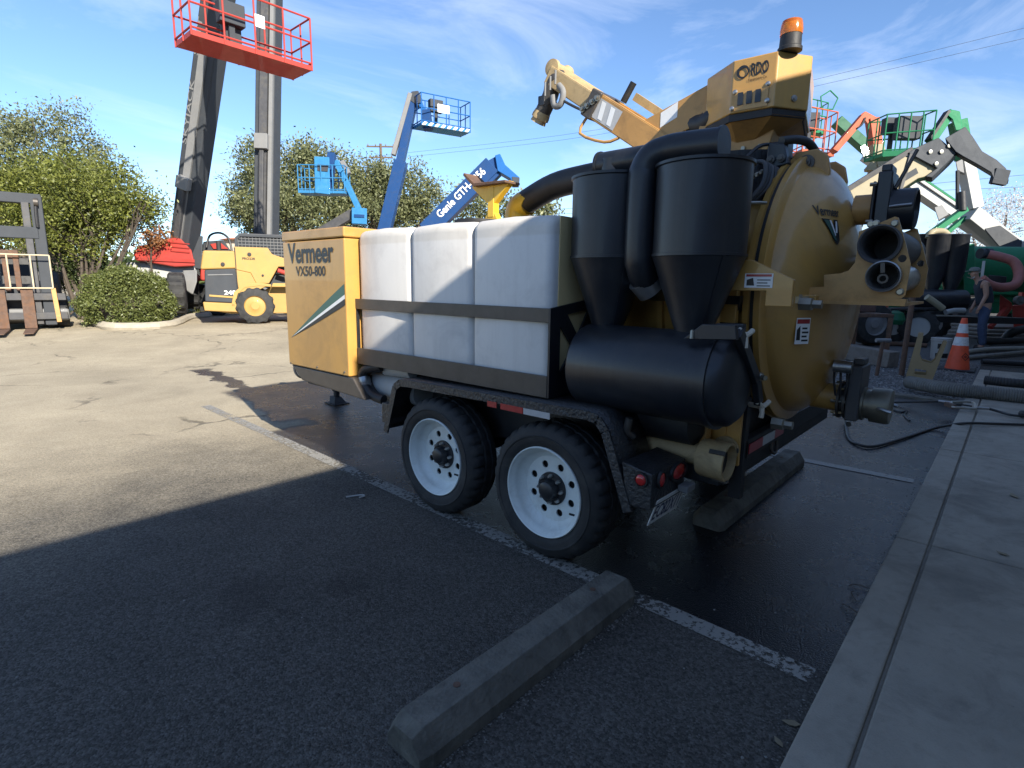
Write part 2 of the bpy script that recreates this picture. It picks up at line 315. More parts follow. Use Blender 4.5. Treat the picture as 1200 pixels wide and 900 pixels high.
    ro=M('SUBTRACT',.86,M('MULTIPLY',wetc,.50)); ro=M('SUBTRACT',ro,M('MULTIPLY',pud,.18)); l(ro,b.inputs['Roughness'])
    bp=N('ShaderNodeBump'); bp.inputs['Distance'].default_value=.006; hh=M('ADD',M('MULTIPLY',n3,.5),M('MULTIPLY',n4,.4)); hh=M('SUBTRACT',hh,M('MULTIPLY',vg.outputs['Distance'],.9)); hh=M('SUBTRACT',hh,M('MULTIPLY',ck,1.5)); l(hh,bp.inputs['Height'])
    l(M('SUBTRACT',.85,M('MULTIPLY',wet,.45)),bp.inputs['Strength']); l(bp.outputs['Normal'],b.inputs['Normal'])
    return m
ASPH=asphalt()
def ground():
    ds=[-300,-60,-20,-8,-3,0,2,4,6,8]+[8.5+.5*i for i in range(14)]+[16,20,30,50,90,160,300,600,1500]; ls=[-1500,-400,-120,-50,-25,-15,-10,-7,-5,-3,-1,1,3,5,7,10,15,25,50,120,400,1500]
    vs=[];fs=[]
    PV=np.array((DH[1],-DH[0],0))
    for d in ds:
        for s_ in ls:
            p=DH*d+PV*s_; t=min(max((d-8.5)/6.5,0),1); vs.append((p[0],p[1],.28*t*t*(3-2*t)))
    nl=len(ls)
    for i in range(len(ds)-1):
        for j in range(nl-1): fs.append((i*nl+j,i*nl+j+1,(i+1)*nl+j+1,(i+1)*nl+j))
    fs=[f[::-1] for f in fs]
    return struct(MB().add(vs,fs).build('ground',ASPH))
ground()
# painted stall lines (worn)
def linemat(t0=.66,t1=.77):
    m=bpy.data.materials.new('worn_line_paint'); m.use_nodes=True; n=m.node_tree; N=n.nodes.new; l=n.links.new; b=n.nodes['Principled BSDF']; b.inputs['Roughness'].default_value=.7
    t=N('ShaderNodeTexCoord'); a=N('ShaderNodeTexNoise'); a.inputs['Scale'].default_value=38; a.inputs['Detail'].default_value=5; a.inputs['Roughness'].default_value=.7; l(t.outputs['Object'],a.inputs['Vector'])
    c=N('ShaderNodeTexNoise'); c.inputs['Scale'].default_value=3; c.inputs['Detail'].default_value=3; l(t.outputs['Object'],c.inputs['Vector'])
    s=N('ShaderNodeMath'); s.operation='MULTIPLY_ADD'; s.inputs[1].default_value=.5; l(c.outputs['Fac'],s.inputs[0]); l(a.outputs['Fac'],s.inputs[2])
    r=N('ShaderNodeMapRange'); r.inputs[1].default_value=t0; r.inputs[2].default_value=t1; r.inputs[3].default_value=0; r.inputs[4].default_value=1; l(s.outputs[0],r.inputs[0])
    x=N('ShaderNodeMix'); x.data_type='RGBA'; x.inputs[6].default_value=(.31,.30,.275,1); x.inputs[7].default_value=(.22,.21,.19,1); l(c.outputs['Fac'],x.inputs[0]); l(x.outputs[2],b.inputs['Base Color'])
    tr=N('ShaderNodeBsdfTransparent'); mxs=N('ShaderNodeMixShader'); l(r.outputs[0],mxs.inputs[0]); l(tr.outputs[0],mxs.inputs[1]); l(b.outputs[0],mxs.inputs[2]); l(mxs.outputs[0],n.nodes['Material Output'].inputs['Surface']); return m
LINE=linemat(); LINE2=linemat(.46,.60)
def stripe(p,q,w,mt):
    p=np.array([p[0],p[1],.004]); q=np.array([q[0],q[1],.004]); d=_n(q-p); s=np.array((-d[1],d[0],0))*w/2
    o=MB().sheet([p-s,q-s,q+s,p+s]).build('stall_line',mt); o['kind']='structure'; return o
stripe((2.195,.40),(2.395,6.9),.105,LINE)
stripe((5.14,.42),(5.02,4.6),.105,LINE2)
# sidewalk with kerb strip, slab by slab
SWZ=.10
swk=struct(MB().box((-7,-1.49,-.1),(12.6,.335,SWZ-.025)).build('sidewalk',CONC))
jx=[-7.0]+[3.62+2.36*k for k in (-4,-3,-2,-1,0,1,2,3)]+[12.6]
jx=sorted(set(round(v,3) for v in jx))
for a,c in zip(jx[:-1],jx[1:]):
    g=.006
    for y0,y1,nm in ((.193,.34,'kerb_stone'),(-.62,.18,'paving_slab'),(-1.485,-.633,'paving_slab')):
        z=SWZ+random.uniform(-.002,.002)
        MB().box((a+g,y0,-.1 if nm=='kerb_stone' else .02),(c-g,y1,z)).build(nm,CONC,swk,bev=.009,world=False)
# the building behind the photographer that throws the shade
WALLM=pm('stucco_wall',(.42,.38,.31),.9,0,.08,3,.3,90,0,(.28,.25,.2),.4,2)
bld=thing('commercial_building','long low stucco commercial building with stepped parapet along the sidewalk','building',(5,-1.5,0))
TH=.5613
def zroof(y): return (y+1.5)*TH
zl,zh=zroof(3.86),zroof(5.15)
MB().box((-14,-9,0),(1.0,-1.5,zl)).build('lower_wall',WALLM,bld); MB().box((1.0,-9,0),(26,-1.5,zh)).build('raised_wall',WALLM,bld); MB().box((2.0,-8.9,zh),(26,-1.501,zroof(5.5))).build('raised_parapet',WALLM,bld)
MB().box((-14,-1.56,zl-.16),(.99,-1.497,zl-.02)).build('parapet_band',PWHITE,bld)
for k,x in enumerate((-9,-5,4,8,12,16,20)):
    w=MB().box((x,-1.52,.95),(x+1.9,-1.45,2.25)).build('window',LGREY,bld,bev=.01); MB().box((x+.07,-1.44,1.02),(x+1.83,-1.435,2.18)).build('pane',GLASSD,w)
d=MB().box((-1.6,-1.55,.1),(-.5,-1.45,2.2)).build('door',MGREY,bld,bev=.01); MB().cyl((-.6,-1.43,1.1),(-.6,-1.40,1.1),.03).build('door_handle',ALU,d)
# gravel bed beyond the stalls
def gravel():
    m=pm('gravel',(.10,.10,.10),.9,0,.5,30,.6,40)
    vs=[];fs=[]; x0,x1,y0,y1=9.27,18.0,.36,8.0; nx=24; ny=12
    for i in range(nx+1):
        for j in range(ny+1):
            x=x0+(x1-x0)*i/nx; y=y0+(y1-y0)*j/ny; vs.append((x,y,terr(x,y)+.012))
    for i in range(nx):
        for j in range(ny): a=i*(ny+1)+j; fs.append((a,a+ny+1,a+ny+2,a+1))
    bed=struct(MB().add(vs,fs).build('gravel_bed',m))
    n=7000; b=MB(); oc=np.array([(1,0,0),(-1,0,0),(0,1,0),(0,-1,0),(0,0,1),(0,0,-1)],float); of=[(0,2,4),(2,1,4),(1,3,4),(3,0,4),(2,0,5),(1,2,5),(3,1,5),(0,3,5)]
    xs=x0+.03+(13.6-x0)*rng.random(n)**1.2; ys=y0+.03+(3.2)*rng.random(n)
    for x,y in zip(xs,ys):
        r=rng.uniform(.007,.02); q=oc*rng.uniform(.6,1.3,(6,1))*r*np.array((1,1,.7)); a=rng.uniform(0,6.28); c,s_=math.cos(a),math.sin(a)
        q=np.stack([q[:,0]*c-q[:,1]*s_,q[:,0]*s_+q[:,1]*c,q[:,2]],1)+np.array((x,y,terr(x,y)+.012+r*.35)); b.add(q,of)
    gm=bpy.data.materials.new('gravel_stone'); gm.use_nodes=True; nn=gm.node_tree; bs=nn.nodes['Principled BSDF']; ge=nn.nodes.new('ShaderNodeNewGeometry'); rp=nn.nodes.new('ShaderNodeValToRGB'); rp.color_ramp.elements[0].color=(.06,.06,.063,1); rp.color_ramp.elements[1].color=(.30,.29,.28,1); nn.links.new(ge.outputs['Random Per Island'],rp.inputs[0]); nn.links.new(rp.outputs[0],bs.inputs['Base Color']); bs.inputs['Roughness'].default_value=.85
    o=b.build('gravel',gm,smooth=10); tag(o,'loose grey gravel stones lying beyond the stalls','gravel',kind='stuff')
    e=MB().box((9.08,.36,-.05),(9.26,8.0,.04)).build('concrete_edging',CONC2,bev=.012); struct(e)
gravel()
# wheel stops
def wheel_stop(x0,x1,y,label):
    t=thing('wheel_stop',label,'wheel stop',((x0+x1)/2,y,0),0)
    prof=[(-.10,0),(-.10,.05),(-.055,.118),(.055,.118),(.10,.05),(.10,0)]; n=len(prof)
    vs=[]
    for x,k,zt in ((x0,.9,.10),(x0+.04,1,1),(x1-.04,1,1),(x1,.9,.10)):
        for (a,z) in prof: vs.append((x,y+a*(1 if k==1 else .8),z*(1 if zt==1 else .78)))
    fs=[tuple(range(n)),tuple(range(4*n-1,3*n-1,-1))]
    for j in range(3):
        for i in range(n): fs.append((j*n+i,(j+1)*n+i,(j+1)*n+(i+1)%n,j*n+(i+1)%n))
    o=MB().add(vs,fs).build('concrete_block',CONC2,t,bev=.003,smooth=15)
    for f in (.18,.82): MB().cyl((x0+(x1-x0)*f,y+.005,.112),(x0+(x1-x0)*f,y+.005,.121),.013,n=10).build('anchor_pin',RUST,t)
    return t
wheel_stop(.915,2.20,1.245,'concrete parking wheel stop lying across the end of the painted line near the trailer tyres')
wheel_stop(3.2,4.98,1.245,'concrete parking wheel stop behind the trailer rear bumper')
# ================================================================== VACUUM TRAILER
XC=3.48; X0=2.2; X1=4.76
tr=thing('vacuum_trailer','yellow tandem axle vacuum excavator trailer with white water tank and black cyclones','trailer',(XC,2.4,0))
def A3(p): return np.array(p,float)
# chassis
b=MB()
for x in (2.66,4.30): b.box((x-.05,.97,.50),(x+.05,4.9,.66))
for y in (1.0,1.62,2.3,2.95,3.5,4.2,4.85): b.box((2.71,y-.04,.51),(4.25,y+.04,.62))
b.build('chassis_frame',BLKM,tr,bev=.006)
b=MB(); 
for x in (2.66,4.30): b.beam((x,4.9,.58),(XC+(x-XC)*.12,6.35,.55),.09,.14)
b.box((XC-.12,6.25,.47),(XC+.12,6.6,.62)); b.build('tow_tongue',BLKM,tr,bev=.006)
MB().lathe((XC,6.62,.55),(0,1,0),[(-.03,.045),(.0,.05),(.1,.05),(.14,.03)],16).build('coupler',STEEL,tr)
jk=MB().cyl((XC+.05,5.95,.16),(XC+.05,5.95,.95),.05).cyl((XC+.05,5.95,.05),(XC+.05,5.95,.3),.036).build('jack_leg',BLKM,tr)
MB().box((XC-.05,5.83,0.004),(XC+.15,6.07,.018)).prism([(XC-.03,5.87,.018),(XC+.13,5.87,.018),(XC+.09,5.92,.09),(XC+.01,5.92,.09)],(0,.12,0)).build('jack_foot',BLKM,jk,bev=.004)
# ---- wheels
TR=.372; ZW=.372
def tyre_mesh():
    b=MB(); w=.22
    prof=[(.03,.243),(.014,.245),(.004,.256),(-.003,.280),(-.004,.300),(-.008,.303),(-.008,.309),(-.003,.312),(.004,.335),(.016,.352),(.03,TR-.006),(.05,TR),(.085,TR),(.09,TR-.012),(.097,TR-.012),(.102,TR),(.137,TR),(.142,TR-.012),(.15,TR-.012),(.155,TR),(.185,TR),(.205,.36),(.222,.34),(.228,.30),(.222,.25),(.2,.243)]
    def mod(j,i,r):
        if j in (10,11,12) and (i%4==0): return r-.013
        if j==9 and (i%4==0): return r-.006
        if j in (15,16,19,20) and (i%5==0): return r-.006
        return r
    return b.lathe((0,0,0),(1,0,0),prof,128,False,mod)
def ring_holes():
    b=MB(); n=8
    loops=[ell((0,0),.182,n=48)]+[ell((.136*math.cos(2*math.pi*(k+.5)/n),.136*math.sin(2*math.pi*(k+.5)/n)),.0205,.0205,14) for k in range(n)]
    return b.plate(loops,.008,lambda u,v,w:(.096+w,u,v))
def wheel(xo,yc,flip,label):
    sgn=-1 if flip else 1
    def place(b): b.v=[(xo+sgn*p[0],yc+p[1],ZW+p[2]) for p in b.v]; 
    def mk(b,name,mat,par,bev=0,sm=38):
        place(b)
        if flip: b.f=[f[::-1] for f in b.f]
        return b.build(name,mat,par,bev,smooth=sm)
    w=mk(tyre_mesh(),'wheel',RUBBER,tr,0,30); w['label']=label
    w.name='wheel'
    rb=MB().lathe((0,0,0),(1,0,0),[(.02,.2475),(.004,.247),(.000,.243),(.003,.238),(.016,.233),(.026,.226),(.04,.219),(.05,.217),(.064,.212),(.078,.200),(.087,.187),(.093,.178),(.11,.176),(.19,.20),(.21,.24)],64,False)
    rim=mk(rb,'rim',RIMW,w,0,30)
    mk(ring_holes(),'wheel_disc',RIMW,w,0,30)
    mk(MB().lathe((0,0,0),(1,0,0),[(.118,.01),(.12,.17),(.21,.17)],32,False),'brake_drum',BLKM,w)
    mk(MB().lathe((0,0,0),(1,0,0),[(.092,.092),(.082,.09),(.080,.056),(.063,.053),(.048,.051),(.033,.047),(.027,.036),(.026,.0)],32,False),'hub',BLK,w)
    for k in range(8):
        a=2*math.pi*k/8; mk(MB().lathe((.053,.073*math.cos(a),.073*math.sin(a)),(1,0,0),[(0,.005),(.008,.010),(.03,.0115)],6),'lug_nut',ALU,w)
    mk(MB().cyl((.05,.2*math.cos(3.6),.2*math.sin(3.6)),(.03,.18*math.cos(3.6),.18*math.sin(3.6)),.006,n=8),'valve_stem',BLKM,w)
    return w
for yc,nm in ((1.745,'rear'),(2.62,'front')):
    wheel(X0+.01,yc,False,'near side %s trailer wheel with white eight hole rim'%nm)
    wheel(X1-.01,yc,True,'far side %s trailer wheel'%nm)
    MB().cyl((2.46,yc,.372),(4.5,yc,.372),.06).build('axle',BLKM,tr)
    for x in (2.55,4.41): MB().prism([(x-.03,yc-.38,.5),(x-.03,yc-.30,.5),(x-.03,yc,.44),(x-.03,yc+.3,.5),(x-.03,yc+.38,.5),(x-.03,yc,.40)],(.06,0,0)).build('leaf_spring',BLKM,tr)
# ---- fenders
TREAD=pm('tread_plate',(.028,.029,.032),.42,.2,.3,14,.9,55,.1,(.07,.065,.06),.5,6)
fprof=[(3.10,.47),(2.985,.795),(2.93,.83),(2.86,.835),(1.47,.86),(1.41,.85),(1.365,.80),(1.225,.44)]
def fender(xa,xb,inner):
    b=MB(); t=.012; vs=[];fs=[]; n=len(fprof)
    for (y,z) in fprof:
        vs+=[(xa,y,z),(xb,y,z)]
    for i in range(n-1): fs.append((2*i,2*i+1,2*i+3,2*i+2))
    b.add(vs,fs)
    f=b.build('fender',TREAD,tr); sm=f.modifiers.new('solid','SOLIDIFY'); sm.thickness=.008; sm.offset=0
    lip=MB()
    for (p,q) in zip(fprof[:-1],fprof[1:]):
        d=_n((0,q[0]-p[0],q[1]-p[1])); lip.beam((xa,p[0],p[1]-.02),(xa,q[0],q[1]-.02),.012,.045)
    lip.build('fender_lip',TREAD,f)
    # inner skirt above and between the tyres
    sk=MB().prism([(xb,3.06,.5),(xb,2.96,.80),(xb,2.86,.825),(xb,1.47,.85),(xb,1.37,.79),(xb,1.26,.45)],(inner*.01,0,0)).build('wheel_well_panel',BLKM,tr)
    return f
fender(X0,X0+.32,1); fender(X1,X1-.32,-1)
# reflective tape hung under the fender edge
for (a,c,m) in ((2.13,2.06,REDT),(2.03,1.87,REDT),(1.865,1.69,SILT)):
    p=[gx(492,425,X0)];
    MB().box((X0-.009,a,.782),(X0-.006,c,.814)).build('reflector_tape',m,tr)
# step box and lower front flap by the fender
MB().box((2.22,3.07,.50),(2.48,3.17,.64)).build('step_box',TREAD,tr,bev=.006)
# ---- tail box, lights
tb=MB().prism([(X0,1.27,.655),(X0,1.112,.628),(X0,1.112,.462),(X0,1.24,.45)],(.34,0,0)).build('tail_box',TREAD,tr,bev=.006)
def lamp(c,n,rx,rz,par,name='tail_light'):
    n=_n(n); t=_n(np.cross((0,0,1),n)); c=A3(c)
    def fr(k,sc): return [c+n*k+t*a+np.array((0,0,1))*z for a,z in ell((0,0),rx*sc,rz*sc,24)]
    o=MB()
    vs=fr(0,1.3)+fr(.012,1.25)+fr(.012,1.02)+fr(.004,1.0); nn=24; fs=[(j*nn+i,j*nn+(i+1)%nn,(j+1)*nn+(i+1)%nn,(j+1)*nn+i) for j in range(3) for i in range(nn)]
    o.add(vs,fs); r=o.build(name,BLKM,par,smooth=60)
    vs=fr(.003,1.0)+fr(.012,.9)+fr(.016,.45); fs=[(j*nn+i,j*nn+(i+1)%nn,(j+1)*nn+(i+1)%nn,(j+1)*nn+i) for j in range(2) for i in range(nn)]+[tuple(2*nn+i for i in range(nn))]
    MB().add(vs,fs).build('lens',REDL,r,smooth=60)
lamp(gx(752,562,X0-.002)-A3((.001,0,0)),(-1,0,0),.027,.027,tr)
lamp(gy(774,562,1.11),(0,-1,0),.028,.034,tr); q=gy(794,552,1.11); lamp(q,(0,-1,0),.068,.038,tr)
MB().box((2.72,.98,.47),(4.76,1.09,.60)).build('rear_bumper',BLKM,tr,bev=.006)
# licence plate on its spring bracket
pl0,pl1=gy(768.3,583.3,1.09),gy(803.3,569.3,1.09)
xa,xb=2.25,2.55; za=.493; top=A3((xa,1.105,za)); dirn=_n((0,.045,-.14))
pp=[top,top+A3((xb-xa,0,0)),top+A3((xb-xa,0,0))+dirn*.14,top+dirn*.14]
nrm=_n(np.cross((1,0,0),dirn)); nrm=nrm if nrm[1]<0 else -nrm
lp=MB().prism(pp,-nrm*.003).build('licence_plate',WPRINT,tr)
text('EC82X11',pm('plate_blue',(.02,.03,.10),.4),lp,top+A3((.016,0,0))+dirn*.118+nrm*.0015,(1,0,0),-dirn,.265,.085,off=.015)
MB().box((xb-.11,1.05,za-.004),(xb-.02,1.10,za+.028)).build('plate_light',LGREY,tr,bev=.005)
# discharge pipe sticking out over the tail box
pc=A3((2.72,1.06,.60))
pq0=gx(838,538,2.62); pq1=A3((2.62,2.2,pq0[2]+.02))
MB().cyl(pq1,pq0+A3((0,.06,.005)),.055,n=28).build('discharge_pipe',TAN,tr)
cp=MB().lathe(pq0+A3((0,.07,.0)),(0,-1,-.02),[(0,.055),(.002,.088),(.02,.094),(.12,.094),(.138,.096),(.14,.084),(.10,.08),(.03,.078),(.028,.0)],32,False).build('pipe_collar',TAN,tr)
for k in range(3):
    a=k*2.1+.4; MB().beam(pq0+A3((.097*math.cos(a),0,.097*math.sin(a))),pq0+A3((.097*math.cos(a),-.075,.097*math.sin(a))),.02,.012,(math.cos(a),0,math.sin(a))).build('collar_lug',STEEL,cp)
# ---- front cabinet
YB,YF=3.53,4.42; ZB,ZT=.775,1.83
cab=MB().box((X0,YB,ZB),(X1,YF,1.752)).build('front_cabinet',YEL,tr,bev=.012)
MB().box((X0-.004,YB-.004,1.757),(X1+.004,YF+.004,ZT)).build('cabinet_lid',YEL,cab,bev=.012)
MB().prism([(X0+.01,4.41,.772),(X0+.01,3.50,.772),(X0+.01,3.36,.625),(X0+.01,4.24,.66)],(X1-X0-.02,0,0)).build('cabinet_skid_pan',STEEL,tr,bev=.012)
XS=X0-.0025
def onS(px,py,k=0): p=gx(px,py,X0); return A3((XS-k,p[1],p[2]))
a,c=onS(338.5,309),onS(391.5,305); text('Vermeer',INK,cab,a,(0,-1,0),(0,0,1),a[1]-c[1],.155,off=.028)
a,c=onS(347.5,323.5),onS(382,322); text('VX50-800',INK,cab,a,(0,-1,0),(0,0,1),a[1]-c[1],.075,off=.02)
tip=(341.5,395.5)
def sw(top,bot,m,nm,k):
    pts=[onS(*tip,k)]
    for t in (.25,.5,.75,1): pts.append(onS(tip[0]+(top[0]-tip[0])*t,tip[1]+(top[1]-tip[1])*t-(6*math.sin(math.pi*t)*top[2]),k))
    for t in (1,.75,.5,.25): pts.append(onS(tip[0]+(bot[0]-tip[0])*t,tip[1]+(bot[1]-tip[1])*t-(6*math.sin(math.pi*t)*bot[2]),k))
    MB().sheet(pts).build(nm,m,cab)
sw((403.6,332.5,.2),(404.3,345,.1),GREENDEC,'green_swoosh_decal',0); sw((404.3,345.2,.1),(404.6,350,0.0),WPRINT,'white_swoosh_decal',.0003); sw((404.6,350.2,0),(405,357.5,-.15),INK,'black_swoosh_decal',.0006)
for (px,py) in ((341,425.5),(372,430),(404,436)): q=gx(px,py,X0); MB().lathe((X0-.006,q[1],q[2]),(1,0,0),[(0,.006),(.006,.009)],10).build('bolt',STEEL,cab)
# ---- white water tank in its cradle
TXN,TXF=2.30,2.96; TY=[1.79,2.366,2.931,3.518]; TZ0,TZ1=.92,1.805
def tank():
    st=[]
    for k in range(3):
        y0,y1=TY[k],TY[k+1]; e=.045
        st+=[(y0+.0,-.035),(y0+.006,-.018),(y0+.022,-.004),(y0+e,0),((y0+y1)/2,.012),(y1-e,0),(y1-.022,-.004),(y1-.006,-.018),(y1,-.035)]
    st=[(y+(.004 if i%9==0 and i>0 else 0),g) for i,(y,g) in enumerate(st)]
    st=[(TY[0],-.09)]+st+[(TY[3],-.09)]
    vs=[];fs=[]; r=.06; m=6; ring=[]
    for (y,g) in st:
        cs=[(TXN-g+r,TZ0-g*.6+r,180),(TXF+g-r,TZ0-g*.6+r,270),(TXF+g-r,TZ1+g*.6-r,0),(TXN-g+r,TZ1+g*.6-r,90)]
        for (x,z,a0) in cs:
            for i in range(m): a=math.radians(a0+90*i/(m-1)); vs.append((x+r*math.cos(a),y,z+r*math.sin(a)))
    n=4*m
    for j in range(len(st)-1):
        for i in range(n): fs.append((j*n+i,(j+1)*n+i,(j+1)*n+(i+1)%n,j*n+(i+1)%n))
    fs.append(tuple(range(n))); fs.append(tuple(range(len(st)*n-1,(len(st)-1)*n-1,-1)))
    o=MB().add(vs,fs).build('water_tank',POLY,tr,smooth=50); return o
wt=tank()
MB().lathe((2.63,2.65,1.80),(0,0,1),[(0,.17),(.03,.17),(.035,.15),(.05,.15)],28).build('tank_lid',BLKM,wt)
# far side tank is the mirror of the near one
ft=wt.copy(); COL.objects.link(ft); ft.parent=tr; ft.scale=(-1,1,1); ft['label']='white water tank on the far side'
zl=gx(413,352,2.275); 
def rail(z0,z1,xl,nm,y0,y1):
    b=MB().box((xl,y0,z0),(xl+.008,y1,z1)).box((xl+.008,y0,z0),(xl+.05,y1,z0+.008)); return b.build(nm,STEEL,tr,bev=.003)
rail(1.262,1.335,2.272,'tank_rail',1.775,3.55); rail(.868,.985,2.268,'tank_sill',1.775,3.52)
MB().box((2.275,3.52,.87),(2.30,3.555,1.262)).build('tank_post',BLK,tr,bev=.003)
# braced end frame of the tank cradle
def fr(u,v,w): return (u,1.77+w,v)
MB().plate([[(2.272,.868),(2.98,.868),(2.98,1.42),(2.272,1.335)],[(2.36,.985),(2.36,1.245),(2.475,1.12)],[(2.42,1.30),(2.62,1.325),(2.52,1.18)],[(2.42,.94),(2.62,.94),(2.52,1.06)],[(2.70,.99),(2.70,1.27),(2.585,1.12)]],.012,fr).build('cradle_end_brace',BLK,tr)
MB().box((2.36,1.783,.93),(2.95,1.788,1.80)).build('tank_end_tint',pm('tank_end_yellow',(.68,.52,.26),.5,0,.1,3,0,60,0,(.4,.3,.15),.4,3),tr)  # added thin sheet that gives the tank's end its yellowish tone
# ---- white hose tube and plumbing between cabinet and fender
MB().cyl((2.44,2.98,.70),(2.44,4.60,.70),.095,n=28).build('hose_storage_tube',PWHITE,tr)
MB().cyl((2.44,4.60,.70),(2.44,4.63,.70),.102,n=28).build('hose_tube_cap',LGREY,tr)
MB().cyl((2.4,3.05,.845),(2.4,3.35,.83),.045,n=20).build('vent_pipe',PWHITE,tr)
MB().tube([(2.34,3.33,.86),(2.30,3.46,.83),(2.29,3.50,.76),(2.29,3.40,.66),(2.31,3.27,.63)],.035,14,6).build('drain_hose',HOSEB,tr)
MB().lathe((2.293,3.49,.77),(0,-.35,-1),[(0,.043),(.03,.048),(.05,.043),(.055,.047),(.08,.04)],20).build('hose_coupling',ALU,tr)
# ---- cyclones
def cyclone(x,y,label):
    c=MB().lathe((x,y,1.985),(0,0,-1),[(0,.0),(0,.200),(.0,.212),(.012,.212),(.016,.204),(.385,.203),(.386,.208),(.398,.208),(.40,.203),(.735,.082),(.75,.082)],44,False).build('cyclone',BLK,tr,smooth=30); c['label']=label
    a=-2.2
    MB().beam((x+.206*math.cos(a),y+.206*math.sin(a),1.585),(x+.083*math.cos(a),y+.083*math.sin(a),1.25),.012,.006,(math.cos(a),math.sin(a),0)).build('weld_seam',BLK,c)
    MB().cyl((x,y,1.98),(x,y,2.07),.07,n=24).build('cyclone_outlet',BLK,c); return c
cyclone(2.50,1.105,'black cyclone with tall cone beside the rear door'); cyclone(2.53,1.585,'black cyclone beside the white water tank')
b=MB().tube([(2.47,1.02,2.052),(2.455,1.20,2.055),(2.45,1.27,2.05),(2.435,1.325,2.03),(2.425,1.355,1.98),(2.42,1.36,1.92),(2.42,1.36,1.62),(2.43,1.355,1.55),(2.47,1.35,1.49),(2.56,1.35,1.455),(2.75,1.36,1.45)],.070,28,5); b.build('exhaust_duct',BLK,tr,smooth=50)
MB().cyl((2.47,1.012,2.052),(2.47,1.024,2.052),.075,n=28).build('duct_end_cap',BLK,tr)
MB().cyl((2.53,1.665,2.05),(2.52,1.33,2.05),.064,n=28).build('crossover_duct',BLK,tr); MB().cyl((2.53,1.672,2.05),(2.53,1.66,2.05),.069,n=28).build('duct_end_cap',BLK,tr)
MB().cyl((2.47,1.365,1.495),(2.52,1.335,1.44),.078,n=24).build('duct_clamp',ALU,tr)
# ---- silencer drum
dr=MB().lathe((2.465,1.66,1.045),(0,-1,0),[(0,.0),(0,.19),(.006,.205),(.02,.213),(.70,.213)],48,False).build('silencer_drum',BLK,tr,smooth=50)
MB().lathe((2.465,.96,1.045),(0,-1,0),[(0,.213),(0,.222),(.028,.222),(.03,.21),(.07,.20),(.10,.17),(.112,.10),(.115,0)],48,False).build('drum_door',BLK,dr,smooth=50)
cl=MB(); cl.prism([(2.30,1.06,1.232),(2.30,.98,1.30),(2.30,.84,1.305),(2.30,.83,1.245),(2.30,.98,1.235)],(.03,0,0)); cl.prism([(2.40,1.02,1.25),(2.40,.96,1.30),(2.40,.84,1.305),(2.40,.84,1.27)],(.03,0,0)); cl.build('drum_clamp_arm',BLK,tr,bev=.004)
MB().beam((2.36,.845,1.27),(2.60,.835,1.04),.05,.03,(0,1,0)).beam((2.60,.835,1.04),(2.66,.835,.93),.05,.03,(0,1,0)).build('drum_door_bar',BLK,tr,bev=.004)
def knob(c,d,par=tr):
    c=A3(c); d=_n(d); t=_n(np.cross(d,(0,0,1))); u=np.cross(t,d); k=MB().cyl(c-d*.05,c+d*.02,.012,n=10)
    for i in range(3):
        a=2*math.pi*i/3+.6; e=c+d*.02+(t*math.cos(a)+u*math.sin(a))*.05; k.tube([c+d*.015,(c+e)/2+d*.012,e],.011,8,rs=[.014,.011,.012])
    return k.build('wing_knob',pm('cream_plastic',(.52,.47,.38),.45) if 'cream_plastic' not in MAT else MAT['cream_plastic'],par)
knob(gx(869,394,2.42),(-.3,-.9,.1)); knob(gx(889,476,2.68),(-.3,-.9,0)); 
MB().lathe(gx(889,441,2.62),(-.6,-.8,0),[(-.03,.02),(0,.022),(.02,.018),(.024,.012),(.05,.012)],6).build('clamp_nut',ZINC,tr)
q=gx(812,388,2.33); MB().tube([q,q+A3((-.03,-.01,0)),q+A3((-.035,-.012,-.03))],.009,8).build('spring_pin',ZINC,tr)
# lower dark silencer under the drum
MB().lathe((2.62,2.0,.80),(0,-1,0),[(0,.02),(.01,.12),(.9,.12),(.93,.06)],32).build('blower_housing',BLKM,tr)
# ---- debris tank and rear door
ZD=1.43; YD=.90
db=MB().lathe((XC,1.78,ZD),(0,-1,0),[(0,0),(.0,.55),(.04,.64),(.08,.66),(.80,.66)],72,False).build('debris_tank',YEL,tr,smooth=40)
MB().lathe((XC,.985,ZD),(0,-1,0),[(0,.655),(0,.715),(.028,.722),(.032,.70)],96,False).build('tank_flange',YEL,db,smooth=40)
MB().lathe((XC,.955,ZD),(0,-1,0),[(0,.64),(0,.705),(.022,.705),(.022,.64)],96,False).build('door_gasket',BLKM,db,smooth=40)
dprof=[(0,.64),(0,.722),(.028,.724),(.034,.715),(.036,.690),(.045,.672)]+[(.045+.24*math.sin(a),.672*math.cos(a)) for a in np.linspace(.12,math.pi/2,16)]
door=MB().lathe((XC,.932,ZD),(0,-1,0),dprof,96,False).build('rear_door',YEL,tr,smooth=40); door['label']='domed yellow rear door of the debris tank'
for y in (1.45,): MB().lathe((XC,y,ZD),(0,-1,0),[(0,.655),(0,.69),(.03,.69),(.03,.655)],72,False).build('stiffener_ring',YEL,db)
